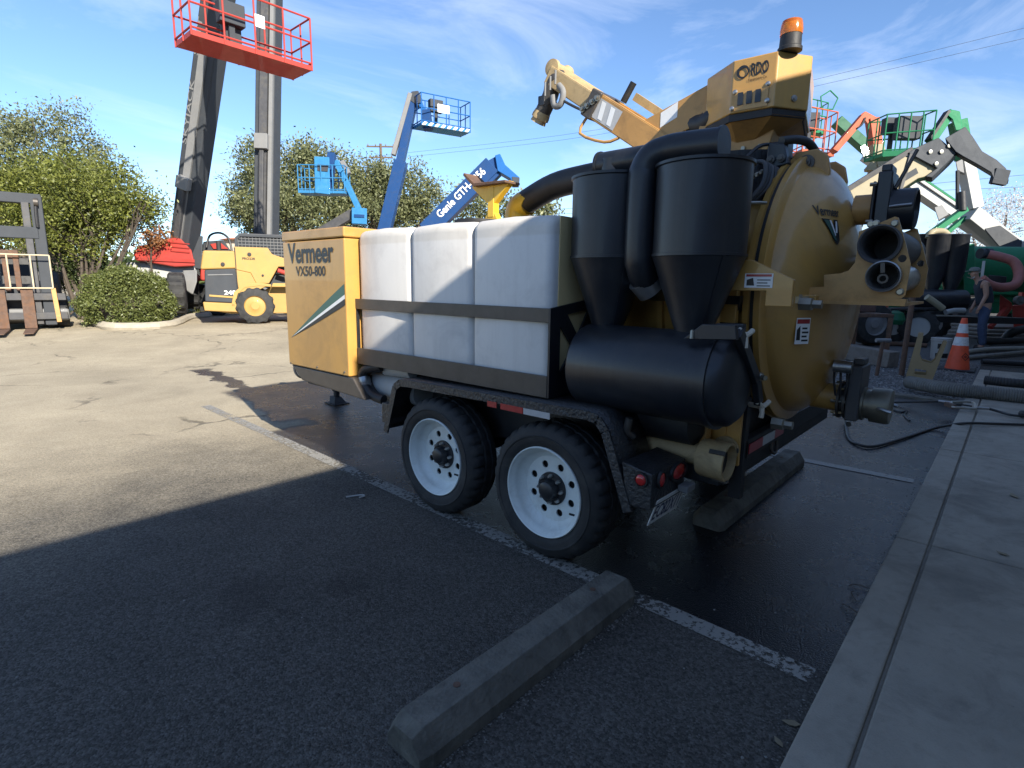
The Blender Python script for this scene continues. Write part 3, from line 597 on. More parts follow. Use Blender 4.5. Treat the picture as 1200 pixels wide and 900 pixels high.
# dome lettering follows the door's surface
def dome_y(x,z):
    r=min(math.hypot(x-XC,z-ZD)/.672,.999); return .932-.045-.24*math.sin(math.acos(r))
def dome_text(s,x0,z0,w,h,mat,off):
    cu=bpy.data.curves.new('t','FONT'); cu.body=s; cu.offset=off; ob=bpy.data.objects.new('t',cu); me=bpy.data.meshes.new_from_object(ob)
    vs=np.array([v.co[:] for v in me.vertices]); fs=[tuple(p.vertices) for p in me.polygons]; lo=vs.min(0);hi=vs.max(0)
    q=[]
    for v in vs:
        x=x0+(v[0]-lo[0])/(hi[0]-lo[0])*w; z=z0+(v[1]-lo[1])/(hi[1]-lo[1])*h; q.append((x,dome_y(x,z)-.004,z))
    bpy.data.objects.remove(ob); bpy.data.curves.remove(cu); bpy.data.meshes.remove(me); MB().add(q,fs).build('lettering',mat,door)
dome_text('Vermeer',3.02,1.80,.19,.045,INK,.02)
def dome_poly(pts,m,k,nm):
    P=[]
    for i in range(len(pts)):
        a,c=pts[i],pts[(i+1)%len(pts)]
        for t in np.linspace(0,1,6)[:-1]: x=a[0]+(c[0]-a[0])*t; z=a[1]+(c[1]-a[1])*t; P.append((x,dome_y(x,z)-.004-k,z))
    MB().sheet(P).build(nm,m,door)
LS=lambda pts:[(3.05+(x-3.14)*.361,1.665+(z-1.46)*.40) for x,z in pts]
dome_poly(LS([(3.14,1.76),(3.30,1.76),(3.36,1.62),(3.40,1.76),(3.50,1.76),(3.50,1.52),(3.44,1.46),(3.36,1.49)]),INK,0,'logo_panel')
dome_poly(LS([(3.17,1.745),(3.27,1.745),(3.37,1.55),(3.42,1.50),(3.35,1.52)]),GREENDEC,.002,'logo_stroke'); dome_poly(LS([(3.385,1.60),(3.42,1.74),(3.46,1.74),(3.43,1.60)]),WPRINT,.003,'logo_stroke'); dome_poly(LS([(3.28,1.745),(3.32,1.745),(3.39,1.575),(3.37,1.56)]),WPRINT,.003,'logo_stroke')
# warning stickers
def sticker(o,xd,zd,w,h,par,rows=4):
    o=A3(o); xd=_n(xd); zd=_n(zd); n=np.cross(xd,zd)
    s=MB().sheet([o,o+xd*w,o+xd*w+zd*h,o+zd*h]).build('warning_sticker',WPRINT,par)
    MB().sheet([o+n*.001+zd*h*.78+xd*w*.05,o+n*.001+zd*h*.78+xd*w*.95,o+n*.001+zd*h*.95+xd*w*.95,o+n*.001+zd*h*.95+xd*w*.05]).build('sticker_band',REDT,s)
    for r in range(rows):
        z=.1+.62*r/rows; MB().sheet([o+n*.001+zd*h*z+xd*w*.45,o+n*.001+zd*h*z+xd*w*(.92-.1*(r%2)),o+n*.001+zd*h*(z+.07)+xd*w*(.92-.1*(r%2)),o+n*.001+zd*h*(z+.07)+xd*w*.45]).build('sticker_line',INK,s)
    MB().sheet([o+n*.001+zd*h*.15+xd*w*.08,o+n*.001+zd*h*.15+xd*w*.36,o+n*.001+zd*h*.7+xd*w*.30,o+n*.001+zd*h*.55+xd*w*.08]).build('sticker_symbol',INK,s)
y0_,y1_=dome_y(2.90,1.25),dome_y(2.97,1.25)
sticker((2.90,y0_-.012,1.19),(.07,y1_-y0_,0),(0,0,1),.085,.125,door)
# hinge bracket at the near side of the door
hb=MB().prism([(2.60,1.10,1.575),(2.60,.90,1.575),(2.60,.72,1.49),(2.60,.72,1.375),(2.60,.83,1.375),(2.60,.83,1.44),(2.60,1.10,1.44)],(.03,0,0)).build('door_bracket',YEL,tr,bev=.004)
q=gx(872,337,2.598); r=gx(905,338,2.598); sticker(A3((2.597,q[1],q[2])),(0,-1,0),(0,0,1),q[1]-r[1],.062,hb,3)
MB().box((2.64,1.06,.60),(2.70,1.13,2.0)).build('tank_side_post',YEL2,tr,bev=.004); MB().box((2.73,1.0,.66),(2.77,1.30,1.9)).build('tank_side_plate',YEL,tr,bev=.004)
for (py,dy) in ((356,.0),(476,0)): MB().lathe(gx(937,py,2.72) if py==356 else gx(905,495,2.75),(0,-1,.0),[(0,.03),(.05,.03),(.055,.02),(.09,.02)],6).build('door_bolt',ZINC,tr)
for (px,py) in ((867,352),(867,384)): q=gx(px,py,2.72); MB().box((2.72,q[1],q[2]-.02),(2.76,q[1]+.12,q[2]+.02)).build('tie_bar',BLK,tr)
q=gx(856,357,2.75); MB().cyl(q,q+A3((.08,0,0)),.045,n=20).build('sight_port',BLK,tr)
# hoses and cables between the cyclone and the door flange
for k in range(5):
    y=1.06+.012*k; x=2.80+.015*(k%3); MB().tube([(x+.25,y+.25,2.08-.02*k),(x+.10,y+.05,2.06-.03*k),(x,y-.03,1.90),(x+.0,y-.01+.02*(k%2),1.70),(x+.02,y+.02,1.58)],.013,8,6).build('hydraulic_hose',HOSEB,tr)
MB().tube([(2.76,1.12,1.84),(2.78,.99,1.845),(2.86,.95,1.85)],.008,8,4).build('hose_guide',ZINC,tr)
vb=MB().box((2.95,1.02,1.90),(3.2,1.3,2.02)).box((3.0,1.05,2.02),(3.15,1.2,2.08)).build('hydraulic_valve_block',BLKM,tr,bev=.006)
for k in range(6): MB().tube([(2.94+.05*k,1.04,2.06),(2.92+.05*k,.99,2.04),(2.90+.04*k,.985,1.95),(2.86+.03*k,1.03,1.87)],.010,8,5).build('hydraulic_hose',HOSEB if k%2 else pm('grey_rubber%d'%k,(.06,.06,.06),.6),tr)
for k in range(7): MB().lathe((2.86+.055*k,1.03,1.97+.02*(k%3)),(-.5,-.8,.2),[(0,.010),(.02,.011),(.024,.007),(.036,.008)],6).build('hydraulic_fitting',ZINC,vb)
# top hinge lugs of the door
for x,l in ((3.28,0),(3.66,1)):
    hl=MB().prism([(x,1.0,1.97),(x,1.0,2.10),(x,.96,2.15),(x,.86,2.155),(x,.81,2.12),(x,.79,2.04),(x,.80,1.96)],(.035,0,0)).build('hinge_lug',YEL2,tr,bev=.008)
    MB().lathe((x-.002,.905,2.09),(-1,0,0),[(0,.04),(.006,.04),(.008,.024),(.02,.024),(.022,.014),(.035,.014)],20).build('hinge_pin',STEEL,hl)
MB().cyl((3.26,.905,2.09),(3.72,.905,2.09),.02).build('hinge_shaft',STEEL,tr)
MB().box((3.2,.98,2.05),(3.3,1.08,2.20)).prism([(3.14,.95,2.07),(3.14,.98,2.17),(3.14,1.06,2.19),(3.14,1.06,2.05)],(.06,0,0)).build('hinge_guard',BLK,tr,bev=.008)
for (y,z) in ((.985,2.10),(1.035,2.10)): MB().lathe((3.135,y,z),(-1,0,0),[(0,.018),(.01,.02),(.012,.012),(.02,.010)],16).build('guard_bolt',STEEL,tr)
MB().tube([(2.95,1.12,2.06),(3.05,1.08,2.15),(3.15,1.06,2.18)],.009,8,4).build('control_cable',HOSEB,tr)
MB().tube([(3.16,1.0,2.19),(3.24,.96,2.205),(3.33,.92,2.20),(3.42,.90,2.16)],.022,10,5).build('door_cylinder_hose',HOSEB,tr)
# ---- tool rack on the door: two plates that carry the tube ends
def PY(px,py,X=2.95): p=gx(px,py,X); return (p[1],p[2])
outl=[PY(*p) for p in ((1006.7,271.7),(1049,253.8),(1053,255),(1061,283),(1067.5,310),(1061,346),(1056,350),(900,352),(900,339),(966,336),(966,322),(985,320.5),(995,317),(1002,308),(1005,292))]
h1=PY(1032,286.5); h2=PY(1036.5,324); h3=PY(1057.5,303)
rp=[]
for x in (2.95,3.56):
    MB().plate([outl,ell(h1,.076,.076,36),ell(h2,.060,.060,32),ell(h3,.016,.016,16)],.012,lambda u,v,w,x=x:(x+w,u,v)).build('tool_rack_plate',YEL2,tr)
def tubeend(c,r,x0_,x1_,m,nm):
    MB().lathe((x0_,c[0],c[1]),(1,0,0),[(0,r),(-.012,r*1.0),(-.014,r*.93),(0.0,r*.80),(.02,r*.78),(x1_-x0_,r*.78)],40,False).lathe((x0_,c[0],c[1]),(1,0,0),[(0,r),(x1_-x0_,r*.97),(x1_-x0_,r*.75)],40,False).build(nm,m,tr)
tubeend(h1,.083,2.925,3.75,MGREY,'nozzle_holder_tube'); tubeend(h2,.067,2.92,3.80,ALU,'nozzle_holder_tube')
MB().cyl((3.2,h1[0],h1[1]),(3.21,h1[0],h1[1]),.066).build('tube_plug',BLKM,tr); MB().cyl((3.1,h2[0],h2[1]),(3.11,h2[0],h2[1]),.053).build('tube_plug',BLKM,tr)
MB().plate([ell((h2[0],h2[1]-.01),.021,.021,20),ell((h2[0],h2[1]-.01),.013,.013,16)],.012,lambda u,v,w:(2.918+w,u,v)).beam((2.918,h2[0]+.003,h2[1]+.015),(2.918,h2[0]+.008,h2[1]+.062),.016,.012,(1,0,0)).build('retaining_hook',STEEL,tr)
for p in ((1049,262),(1027,262),(1055,342),(1021,263)): c=PY(*p); MB().lathe((2.944,c[0],c[1]),(-1,0,0),[(0,.014),(.004,.016),(.008,.011),(.016,.011)],8).build('rack_bolt',ZINC,tr)
MB().box((2.93,.36,1.385),(3.58,.80,1.397)).build('tool_rack_shelf',YEL2,tr)
MB().beam((2.97,.83,1.405),(2.97,.36,1.405),.05,.02).build('tool_rack_arm',YEL2,tr)
MB().box((2.90,.70,1.365),(2.96,.86,1.425)).build('latch_block',YEL,tr,bev=.006); MB().lathe((2.898,.775,1.40),(-1,0,0),[(0,.03),(.006,.03),(.007,.018),(.02,.018)],6).build('latch_bolt',ZINC,tr); MB().lathe((2.898,.74,1.40),(-1,0,0),[(0,.02),(.01,.02)],6).build('latch_bolt',ZINC,tr)
# upper inlet pipe with its gate valve
MB().cyl((XC,.70,1.86),(XC,.60,1.86),.075,n=32).build('inlet_pipe',YEL2,tr)
gv=MB().box((XC-.10,.60,1.775),(XC+.10,.615,1.985)).box((XC-.09,.535,1.78),(XC+.09,.598,2.03)).box((XC-.07,.545,2.03),(XC+.07,.59,2.065)).build('gate_valve',BLK,tr,bev=.008)
MB().lathe((XC,.535,1.85),(0,-1,0),[(0,.10),(.10,.10),(.105,.09),(.02,.075),(.018,0)],32,False).build('valve_outlet',BLK,gv)
for s in (-1,1): MB().tube([(XC+s*.107,.53,1.855),(XC+s*.115,.50,1.857),(XC+s*.112,.44,1.86)],.007,8).build('cam_lever',ALU,gv)
for z in (1.79,1.97): MB().lathe((XC-.095,.617,z),(0,-1,0),[(-.01,.010),(.02,.010)],6).build('valve_bolt',ZINC,gv)
MB().cyl((XC-.02,.53,1.95),(XC+.06,.47,2.14),.009).build('valve_rod',STEEL,gv)
MB().lathe((XC,.655,1.60),(0,-1,0),[(0,.04),(.05,.04),(.05,.05),(.075,.05)],20).build('vacuum_breaker',ALU,tr)
# lower drain pipe with knife valve and cam coupling
ZV=.865
MB().cyl((XC,.80,ZV),(XC,.665,ZV-.005),.075,n=32).build('drain_pipe',YEL,tr)
dv=MB().lathe((XC,.665,ZV-.01),(0,-1,0),[(0,.105),(.012,.105),(.013,.075),(.03,.075),(.031,.105),(.042,.105)],32).build('drain_valve',STEEL,tr)
MB().box((XC-.11,.555,ZV-.105),(XC+.11,.618,ZV+.19)).box((XC-.06,.56,ZV+.19),(XC+.06,.612,ZV+.225)).build('knife_gate',MGREY,dv,bev=.010)
for k in range(8):
    a=2*math.pi*k/8; MB().lathe((XC+.092*math.cos(a),.69,ZV-.01+.092*math.sin(a)),(0,-1,0),[(0,.009),(.016,.009),(.017,.006),(.065,.006),(.066,.009),(.08,.009)],6).build('flange_bolt',TAN if k%2 else ZINC,dv)
MB().lathe((XC,.555,ZV-.02),(0,-1,0),[(0,.09),(.012,.09),(.014,.078),(.04,.078),(.042,.092),(.055,.092),(.115,.095),(.13,.09),(.132,.03),(.12,.0)],32,False).build('cam_coupling_cap',pm('brass_grey',(.17,.155,.12),.45,.6,.2,12),dv)
for s in (-1,1): MB().tube([(XC+s*.098,.47,ZV-.02),(XC+s*.11,.45,ZV-.02),(XC+s*.107,.41,ZV-.03)],.009,8).build('cam_lever',ALU,dv)
MB().cyl((XC-.13,.685,ZV+.185),(XC-.13,.60,ZV+.185),.033,n=20).build('air_cylinder',ALU,dv)
for k in range(3): MB().tube([(XC-.13,.68-.03*k,ZV+.15),(XC-.16,.67-.03*k,ZV+.10),(XC-.14,.66-.02*k,ZV+.03)],.006,8,4).build('air_line',HOSEB,dv)
# ---- rear apron: yellow side plate, reflective tape, tie ring
ap=MB().prism([(2.74,1.22,.92),(2.74,.93,.95),(2.74,.93,.58),(2.74,1.03,.58),(2.74,1.08,.80),(2.74,1.22,.82)],(.02,0,0)).build('rear_side_plate',YEL,tr,bev=.004)
MB().plate([ell((0,0),.065,.065,28),ell((0,0),.028,.028,20)],.02,lambda u,v,w:(2.728+w,.995+u,.66+v)).build('pivot_ring',TAN,ap)
MB().cyl((2.70,.995,.66),(2.80,.995,.66),.03,n=16).build('pivot_pin',TAN,ap)
MB().box((2.80,.92,.60),(4.72,.965,.70)).build('rear_crossbeam',BLKM,tr,bev=.005)
for (a_,c_,m) in ((2.84,3.04,REDT),(3.042,3.24,SILT),(3.242,3.40,REDT)): MB().box((a_,.914,.625),(c_,.918,.675)).build('reflector_tape',m,tr)
tl=gx(918,513,3.2); MB().tube([(3.28,.94,.60),(3.27,.935,.55),(3.32,.93,.52),(3.37,.935,.55),(3.36,.94,.60)],.010,10,6).build('tie_down_ring',STEEL,tr)
MB().beam((2.80,.95,.40),(2.80,.95,.92),.05,.06,(0,1,0)).build('rear_post',BLKM,tr)
ch=MB()
for k in range(9): c=A3((2.79,.965,.56-.022*k)); ch.tube([c+A3((.006*math.cos(t)*(k%2),.006*math.cos(t)*((k+1)%2),.013*math.sin(t))) for t in np.linspace(0,6.28,9)],.0028,5,cap=False)
ch.build('safety_chain',STEEL,tr)
# ---- roof deck, hose cradle, elbow and suction hose
MB().box((3.0,1.9,1.60),(4.0,3.5,1.80)).build('roof_deck',BLKM,tr,bev=.006)
q0=gx(578,255,XC)
yc_=q0[1]; 
cr_=MB().prism([(XC-.03,yc_-.20,1.80),(XC-.03,yc_+.20,1.80),(XC-.03,yc_+.035,2.03),(XC-.03,yc_-.035,2.03)],(.06,0,0)).box((XC-.034,yc_-.034,1.99),(XC+.034,yc_+.034,2.248)).prism([(XC-.03,yc_-.035,2.10),(XC-.03,yc_+.035,2.10),(XC-.03,yc_+.22,2.24),(XC-.03,yc_+.22,2.26),(XC-.03,yc_-.20,2.26),(XC-.03,yc_-.20,2.24)],(.06,0,0)).build('boom_cradle',pm('bright_yellow',(.72,.44,.035),.42,0,.06,4,0,60,.15,(.4,.25,.05),.3,4),tr,bev=.005)
MB().prism([(XC-.09,yc_-.21,2.255),(XC-.09,yc_+.14,2.265),(XC-.09,yc_+.26,2.36),(XC-.09,yc_+.27,2.34),(XC-.09,yc_+.15,2.24),(XC-.09,yc_-.21,2.235)],(.18,0,0)).build('cradle_pad',RUST,cr_,bev=.004)
MB().tube([(3.0,3.42,1.83),(3.05,3.30,1.87),(3.1,2.9,1.86),(3.12,2.7,1.84)],.014,8,5).build('water_line',HOSEB,tr)
XE=3.72; e0=gx(606,252,XE); e1=gx(622,238,XE); 
MB().tube([e0+A3((0,0,-.25)),e0+A3((0,0,-.02)),e0+A3((0,-.03,.06)),e1+A3((0,.03,.01)),e1],.105,24,4).build('yellow_elbow',MAT['bright_yellow'],tr,smooth=50)
h0=gx(618,236,XE); pts=[h0,gx(650,218,XE),gx(690,208,XE),gx(735,200,XE),gx(775,188,XE),gx(820,178,XE)]
MB().tube(pts,.10,24,5).build('suction_hose',HOSEB,tr,smooth=50)
# ---- crane: turret, mast, head box, beacon, boom
MB().lathe((XC,1.32,2.04),(0,0,1),[(0,.30),(.06,.30),(.06,.26),(.08,.26),(.085,.27),(.15,.27),(.15,.2)],48).build('slewing_ring',BLKM,tr)
tt=MB()
for k in range(48): a=2*math.pi*k/48; tt.beam((XC+.268*math.cos(a),1.32+.268*math.sin(a),2.13),(XC+.268*math.cos(a),1.32+.268*math.sin(a),2.185),.018,.016,(math.cos(a),math.sin(a),0))
tt.build('ring_gear_teeth',BLKM,tr)
MB().prism([(XC-.16,1.12,2.19),(XC-.16,1.56,2.19),(XC-.16,1.50,2.46),(XC-.16,1.05,2.46)],(.32,0,0)).build('crane_mast',YEL2,tr,bev=.008)
for k in range(5): MB().lathe((XC-.162,1.16+.09*k,2.215),(-1,0,0),[(0,.012),(.01,.012)],6).build('mast_bolt',ZINC,tr)
ZHT=2.63; ZHB=2.365
P4=[gz(px,py,ZHT) for px,py in ((829,92),(860,71),(912.5,59),(953,65))]
hx=[p[0] for p in P4]; hy=[p[1] for p in P4]
plan=[(hx[i],hy[i]) for i in range(4)]
xr=2*XC+.05
plan+= [(hx[3]+.05,hy[3]+.02),(xr-plan[2][0],plan[2][1]),(xr-plan[1][0],plan[1][1]),(xr-plan[0][0],plan[0][1])]
hb_=MB().prism([(x,y,ZHB) for x,y in plan],(0,0,ZHT-ZHB)).build('crane_head_housing',YEL,tr,bev=.008)
MB().prism([(XC+(x-XC)*.97,y*.99+.02,ZHB-.001) for x,y in plan],(0,0,-.035)).build('head_base_plate',BLKM,tr)
hv=[(XC+(x-XC)*.96,y*.985+.02,ZHB-.03) for x,y in plan]; lo_=[(XC+(x-XC)*.5,1.30+(y-1.30)*.42,2.25) for x,y in plan]; nn_=len(hv)
MB().add(hv+lo_,[(i,(i+1)%nn_,(i+1)%nn_+nn_,i+nn_) for i in range(nn_)]+[tuple(range(nn_-1,-1,-1)),tuple(range(nn_,2*nn_))]).build('head_under_frame',YEL2,tr,smooth=15)
pa,pb=A3(P4[1]),A3(P4[2]); fd=_n((pb-pa)); fn=_n(np.cross((0,0,1),fd)); fn=fn if fn@A3((1,0,0))<0 else -fn
def onF(s,z): return pa+(pb-pa)*s+A3((0,0,z-ZHT))+fn*.003
Lf=np.linalg.norm(pb-pa)
text('RDO',INK,hb_,onF(.42,2.535),fd,(0,0,1),Lf*.40,.062,off=.03); text('Equipment Co.',INK,hb_,onF(.38,2.508),fd,(0,0,1),Lf*.42,.017,off=.005)
lg=MB().plate([ell((0,0),.032,.032,28,.4),ell((.003,-.003),.021,.021,20)],.001,lambda u,v,w:onF(.24,2.563)+fd*u+A3((0,0,v))+fn*(w+.001)); lg.build('logo_ring',INK,hb_)
for s in (.24,.44,.64):
    wv=MB()
    MB().prism([onF(s-.065,2.40)+fn*.004,onF(s+.065,2.40)+fn*.004,onF(s+.065,2.45)+fn*.004,onF(s+.05,2.462)+fn*.004,onF(s-.065,2.462)+fn*.004],fn*.004).build('head_vent',GLASSD,hb_)
MB().prism([onF(.10,2.375),onF(.86,2.375),onF(.86,2.485),onF(.10,2.475)],fn*.003).build('vent_panel',YEL,hb_)
for s,z in ((.10,2.47),(.84,2.48),(.85,2.40),(.05,2.39)): MB().lathe(onF(s,z),fn,[(0,.012),(.006,.012),(.01,.006)],12).build('panel_screw',ALU,hb_)
pc_=A3(P4[3]); pb_=A3(P4[2]); q=pb_*.45+pc_*.55+A3((0,0,-.215)); n2_=_n(np.cross((0,0,1),pc_-pb_)); n2_=n2_ if n2_[1]<0 else -n2_
MB().lathe(q,n2_,[(0,.016),(.008,.016),(.009,.01),(.016,.01)],12).build('panel_screw',ALU,hb_)
bx=gx(925,57,3.33); bz=ZHT; bxx,byy=bx[0],bx[1]
bq=gz(925,57,ZHT); bc=MB().lathe((bq[0]+.04,bq[1]+.01,ZHT),(0,0,1),[(0,.058),(.015,.058),(.02,.052),(.075,.05)],28).build('beacon_base',BLKM,tr)
MB().lathe((bq[0]+.04,bq[1]+.01,ZHT+.075),(0,0,1),[(0,.052),(.02,.054),(.05,.05),(.065,.046),(.072,.03),(.073,0)],28,False).build('beacon_lens',AMBER,bc)
# boom
E=A3((XC,*gx(762,166,XC)[1:])); H=A3((XC,*gx(838,112,XC)[1:])); 
bw=.22
ib=MB()
for s in (-1,1): ib.prism([(XC+s*bw/2,E[1]+.02,E[2]-.13),(XC+s*bw/2,E[1]+.06,E[2]+.08),(XC+s*bw/2,H[1]-.1,H[2]+.06),(XC+s*bw/2,H[1]-.1,H[2]-.16),(XC+s*bw/2,H[1]+.12,H[2]-.2)],(s*.012,0,0))
ib.prism([(XC-bw/2+.002,E[1]+.06,E[2]-.12),(XC-bw/2+.002,E[1]+.08,E[2]-.11),(XC-bw/2+.002,H[1],H[2]-.17),(XC-bw/2+.002,H[1],H[2]-.19)],(bw-.004,0,0)); ib.build('boom_knuckle',YEL2,tr,bev=.004)
q=A3((XC-bw/2-.0135,E[1]-.13,E[2]+.04)); 
MB().sheet([q,q+A3((0,-.11,.042)),q+A3((0,-.11,.13)),q+A3((0,0,.085))]).build('boom_decal',WPRINT,tr)
MB().tube([(XC-.06,1.6,2.42),(XC-.10,1.52,2.40),(XC-.12,1.45,2.42),(XC-.10,1.38,2.45),(XC-.06,1.33,2.44)],.06,14,5).build('boom_hose',HOSEB,tr)
T0=E+A3((0,-.02,0)); T1=A3((XC,*gx(707,128,XC)[1:])); T2=A3((XC,*gx(652,92,XC)[1:])); d=_n(T2-T0); up=_n(np.cross((1,0,0),d)); up=up if up[2]>0 else -up; T0=T0-d*.14
hh=.155
def seg(a,c,w,h,t,nm,mat,slots=0):
    o=MB()
    for s in (-1,1): o.beam(a+A3((s*w/2,0,0)),c+A3((s*w/2,0,0)),t,h,up)
    o.beam(a-up*h*.48,c-up*h*.48,w,t,up)
    for s in (-1,1): o.beam(a+A3((s*(w/2-.02),0,0))+up*h*.5,c+A3((s*(w/2-.02),0,0))+up*h*.5,.05,t,up)
    r=o.build(nm,mat,tr,bev=.003)
    for k in range(slots):
        f=(k+.5)/slots; p=a+(c-a)*f+up*h*.30; MB().beam(p-d*.07,p+d*.07,w*.9,.04,up).build('boom_cross_plate',MAT['bright_yellow'],r,bev=.01)
    return r
ob_=seg(T0,T1,.25,hh,.014,'boom_outer_section',YEL2,3)
seg(T1-d*.1,T2,.20,hh*.72,.012,'boom_inner_section',TAN,0)
MB().cyl(T1+up*.03,T2+up*.03,.058,n=20).build('boom_suction_tube',TAN,tr)
sc=T0+(T1-T0)*.60+A3((-.1335,0,0)); 
cv=MB().sheet([sc-up*.066,sc+d*.30-up*.066,sc+d*.30+up*.06,sc+up*.06]).build('chevron_panel',SILT,ob_)
for k in range(3): o_=sc+A3((-.0015,0,0))+d*(.03+.085*k); MB().sheet([o_-up*.055,o_+d*.04-up*.055,o_+d*.07+up*.05,o_+d*.03+up*.05]).build('chevron_stripe',WPRINT,cv)
MB().tube([T1+A3((-.12,0,0))-up*.07,T1+A3((-.14,0,0))-d*.02-up*.19,T0+(T1-T0)*.62+A3((-.14,0,0))-up*.15,T0+(T1-T0)*.5+A3((-.12,0,0))-up*.08],.010,8,3).build('boom_guard_rail',YEL2,ob_)
jb=MB().beam(T1-d*.04,T1+d*.05,.30,hh*1.15,up).build('boom_slide_collar',STEEL,tr,bev=.01)
for k in range(4): MB().lathe(T1+d*(-.03+.022*k)+A3((-.15,0,0))+up*(.05-.035*k),(-1,0,0),[(0,.02),(.012,.02),(.013,.012),(.03,.012)],8).build('slide_bolt',ZINC,jb)
MB().cyl(T1-d*.12+up*.10,T1-d*.12+up*.23,.022,n=12).build('boom_limit_switch',BLKM,tr)
MB().beam(T1-d*.5+A3((.10,0,0))+up*.15,T1-d*.12+A3((.10,0,0))+up*.16,.04,.05,up).build('boom_cable_tray',TAN,tr)
# boom tip: sheave, elbow and drop tube
MB().lathe(T2+A3((-.10,0,0))+up*.05,(1,0,0),[(0,.02),(.005,.058),(.03,.06),(.05,.045),(.15,.045),(.17,.06),(.195,.058),(.2,.02)],28).build('tip_sheave',TAN,tr)
D0=gx(655,92,XC-.05); D1=gx(645,112,XC-.05); D2=gx(634,136,XC-.05)
MB().tube([T2-d*.05,D0,gx(648,98,XC-.05),D1,D2],.058,18,5).build('boom_drop_tube',STEEL,tr,smooth=50)
MB().lathe(D2,D2-D1,[(-.03,.06),(0,.066),(.02,.066),(.025,.055),(.05,.06)],20).build('drop_tube_coupler',TAN,tr)
for k in range(3): q=gx(639+6*k,92-7*k+8,XC-.16); MB().tube([q+A3((0,0,-.07)),q+A3((0,0,.02))],.007,8).build('tip_bracket_pin',LGREY,tr)
MB().tube([gx(655,100,XC-.12),gx(660,108,XC-.13),gx(657,122,XC-.13),gx(650,124,XC-.13),gx(648,112,XC-.13)],.022,12,4).build('coiled_hose',LGREY,tr)
MB().tube([gx(660,118,XC-.13),gx(675,126,XC-.13),gx(692,133,XC-.13)],.009,8,4).build('pendant_cable',HOSEB,tr)
q=gx(637,119,XC-.08); MB().box(q-A3((.03,.03,.035)),q+A3((.03,.03,.035))).build('tip_sensor_box',BLK,tr,bev=.006)
# near-side lower filler panel below the cyclones and inside bracing
MB().box((2.90,1.0,.62),(4.1,3.4,.90)).build('under_tank_frame',BLKM,tr,bev=.008)
MB().tube([gx(738,490,2.35),gx(735,505,2.35),gx(742,512,2.38)],.02,10,4).build('loose_ring_hook',STEEL,tr)
# ================================================================== YARD BEHIND, LEFT
def Q(px,py,D): return dp(px,py,D)
def sil(px,D,th,b=None): b=b or MB(); return b.prism([Q(x,y,D) for x,y in px],vdir(sum(x for x,y in px)/len(px))*th)
def vdir(px): r=ray(px,330); return _n((r[0],r[1],0))
def root_at(px,D): p=dp(px,400,D); return (p[0],p[1],terr(p[0],p[1]))
def tyre(b_par,c,ax,r,w,mt,name='wheel',lug=20,rimm=None,sm=30):
    c=A3(c); ax=_n(ax)
    def mod(j,i,rr): return rr*(.93 if (j in (3,4,5) and (i//2)%2==0) else 1)
    o=MB().lathe(c-ax*w/2,ax,[(0,r*.55),(.0,r*.62),(w*.05,r*.9),(w*.15,r),(w*.5,r),(w*.85,r),(w*.95,r*.9),(w,r*.62),(w,r*.55)],lug*4,False,mod).build(name,RUBBER,b_par,smooth=sm)
    MB().lathe(c-ax*w*.42,ax,[(0,0),(0,r*.2),(.04*r,r*.25),(.06*r,r*.5),(-.05*r,r*.57),(.05*r,r*.6),(w*.84,r*.58),(w*.8,r*.2),(w*.8,0)],24,False).build('rim',rimm or LGREY,o); return o
def rails(pts,r,mt,par,nm,n=6):
    b=MB()
    for a,c in pts: b.cyl(a,c,r,n=n)
    return b.build(nm,mt,par)
def basket(par,p1,p2,dv,h,mrail,mfloor,ctrl=DGREY,posts=4):
    # platform: floor along p1->p2, depth vector dv, guard rails of height h
    p1,p2,dv=A3(p1),A3(p2),A3(dv); up=A3((0,0,1)); ax=p2-p1
    fl=MB().prism([p1,p2,p2+dv,p1+dv],up*.11).build('platform_floor',mfloor,par,bev=.01)
    c=[p1,p2,p2+dv,p1+dv]
    for lv,nm in ((1,'top_rail'),(.55,'mid_rail'),(.14,'toe_rail')):
        rails([(c[i]+up*h*lv,c[(i+1)%4]+up*h*lv) for i in range(4)],.021,mrail,par,nm)
    for i in range(posts):
        f=i/(posts-1)
        for e in (0,1): MB().cyl(p1+ax*f+dv*e,p1+ax*f+dv*e+up*h,.021,n=8).build('guard_post',mrail,par)
    for e in (0,1): MB().cyl(p1+ax*e+dv*.5,p1+ax*e+dv*.5+up*h,.021,n=8).build('guard_post',mrail,par)
    m=p1+ax*.42+dv*.75; a=_n(ax)
    cb=MB().beam(m+up*h*.62,m+up*h*1.02,.55,.25,dv).build('control_box',ctrl,par,bev=.02)
    MB().beam(m+up*.11,m+up*h*.62,.12,.08,dv).build('control_post',ctrl,par)
    return fl
def lift_base(t,D,px,mbody,mtop,rz=.5,s=1.0):
    g=A3(root_at(px,D)); c,s_=math.cos(rz),math.sin(rz); ax=RV*c+BV*s_; ay=-RV*s_+BV*c; up=A3((0,0,1))
    MB().beam(g+up*.62*s-ax*1.2*s,g+up*.62*s+ax*1.2*s,.9*s,.35*s).build('chassis',mbody,t,bev=.03)
    for i in (-1,1):
        for j in (-1,1): tyre(t,g+ax*1.15*s*i+ay*.95*s*j+up*.46*s,ay,.46*s,.36*s,None,lug=12,rimm=LGREY)
    MB().cyl(g+up*.79*s,g+up*1.0*s,.55*s,n=24).build('turntable',mbody,t)
    MB().beam(g+up*1.35*s-ax*1.5*s,g+up*1.35*s+ax*.9*s,1.5*s,.7*s).build('engine_cover',mtop,t,bev=.08)
    return g,ax,ay
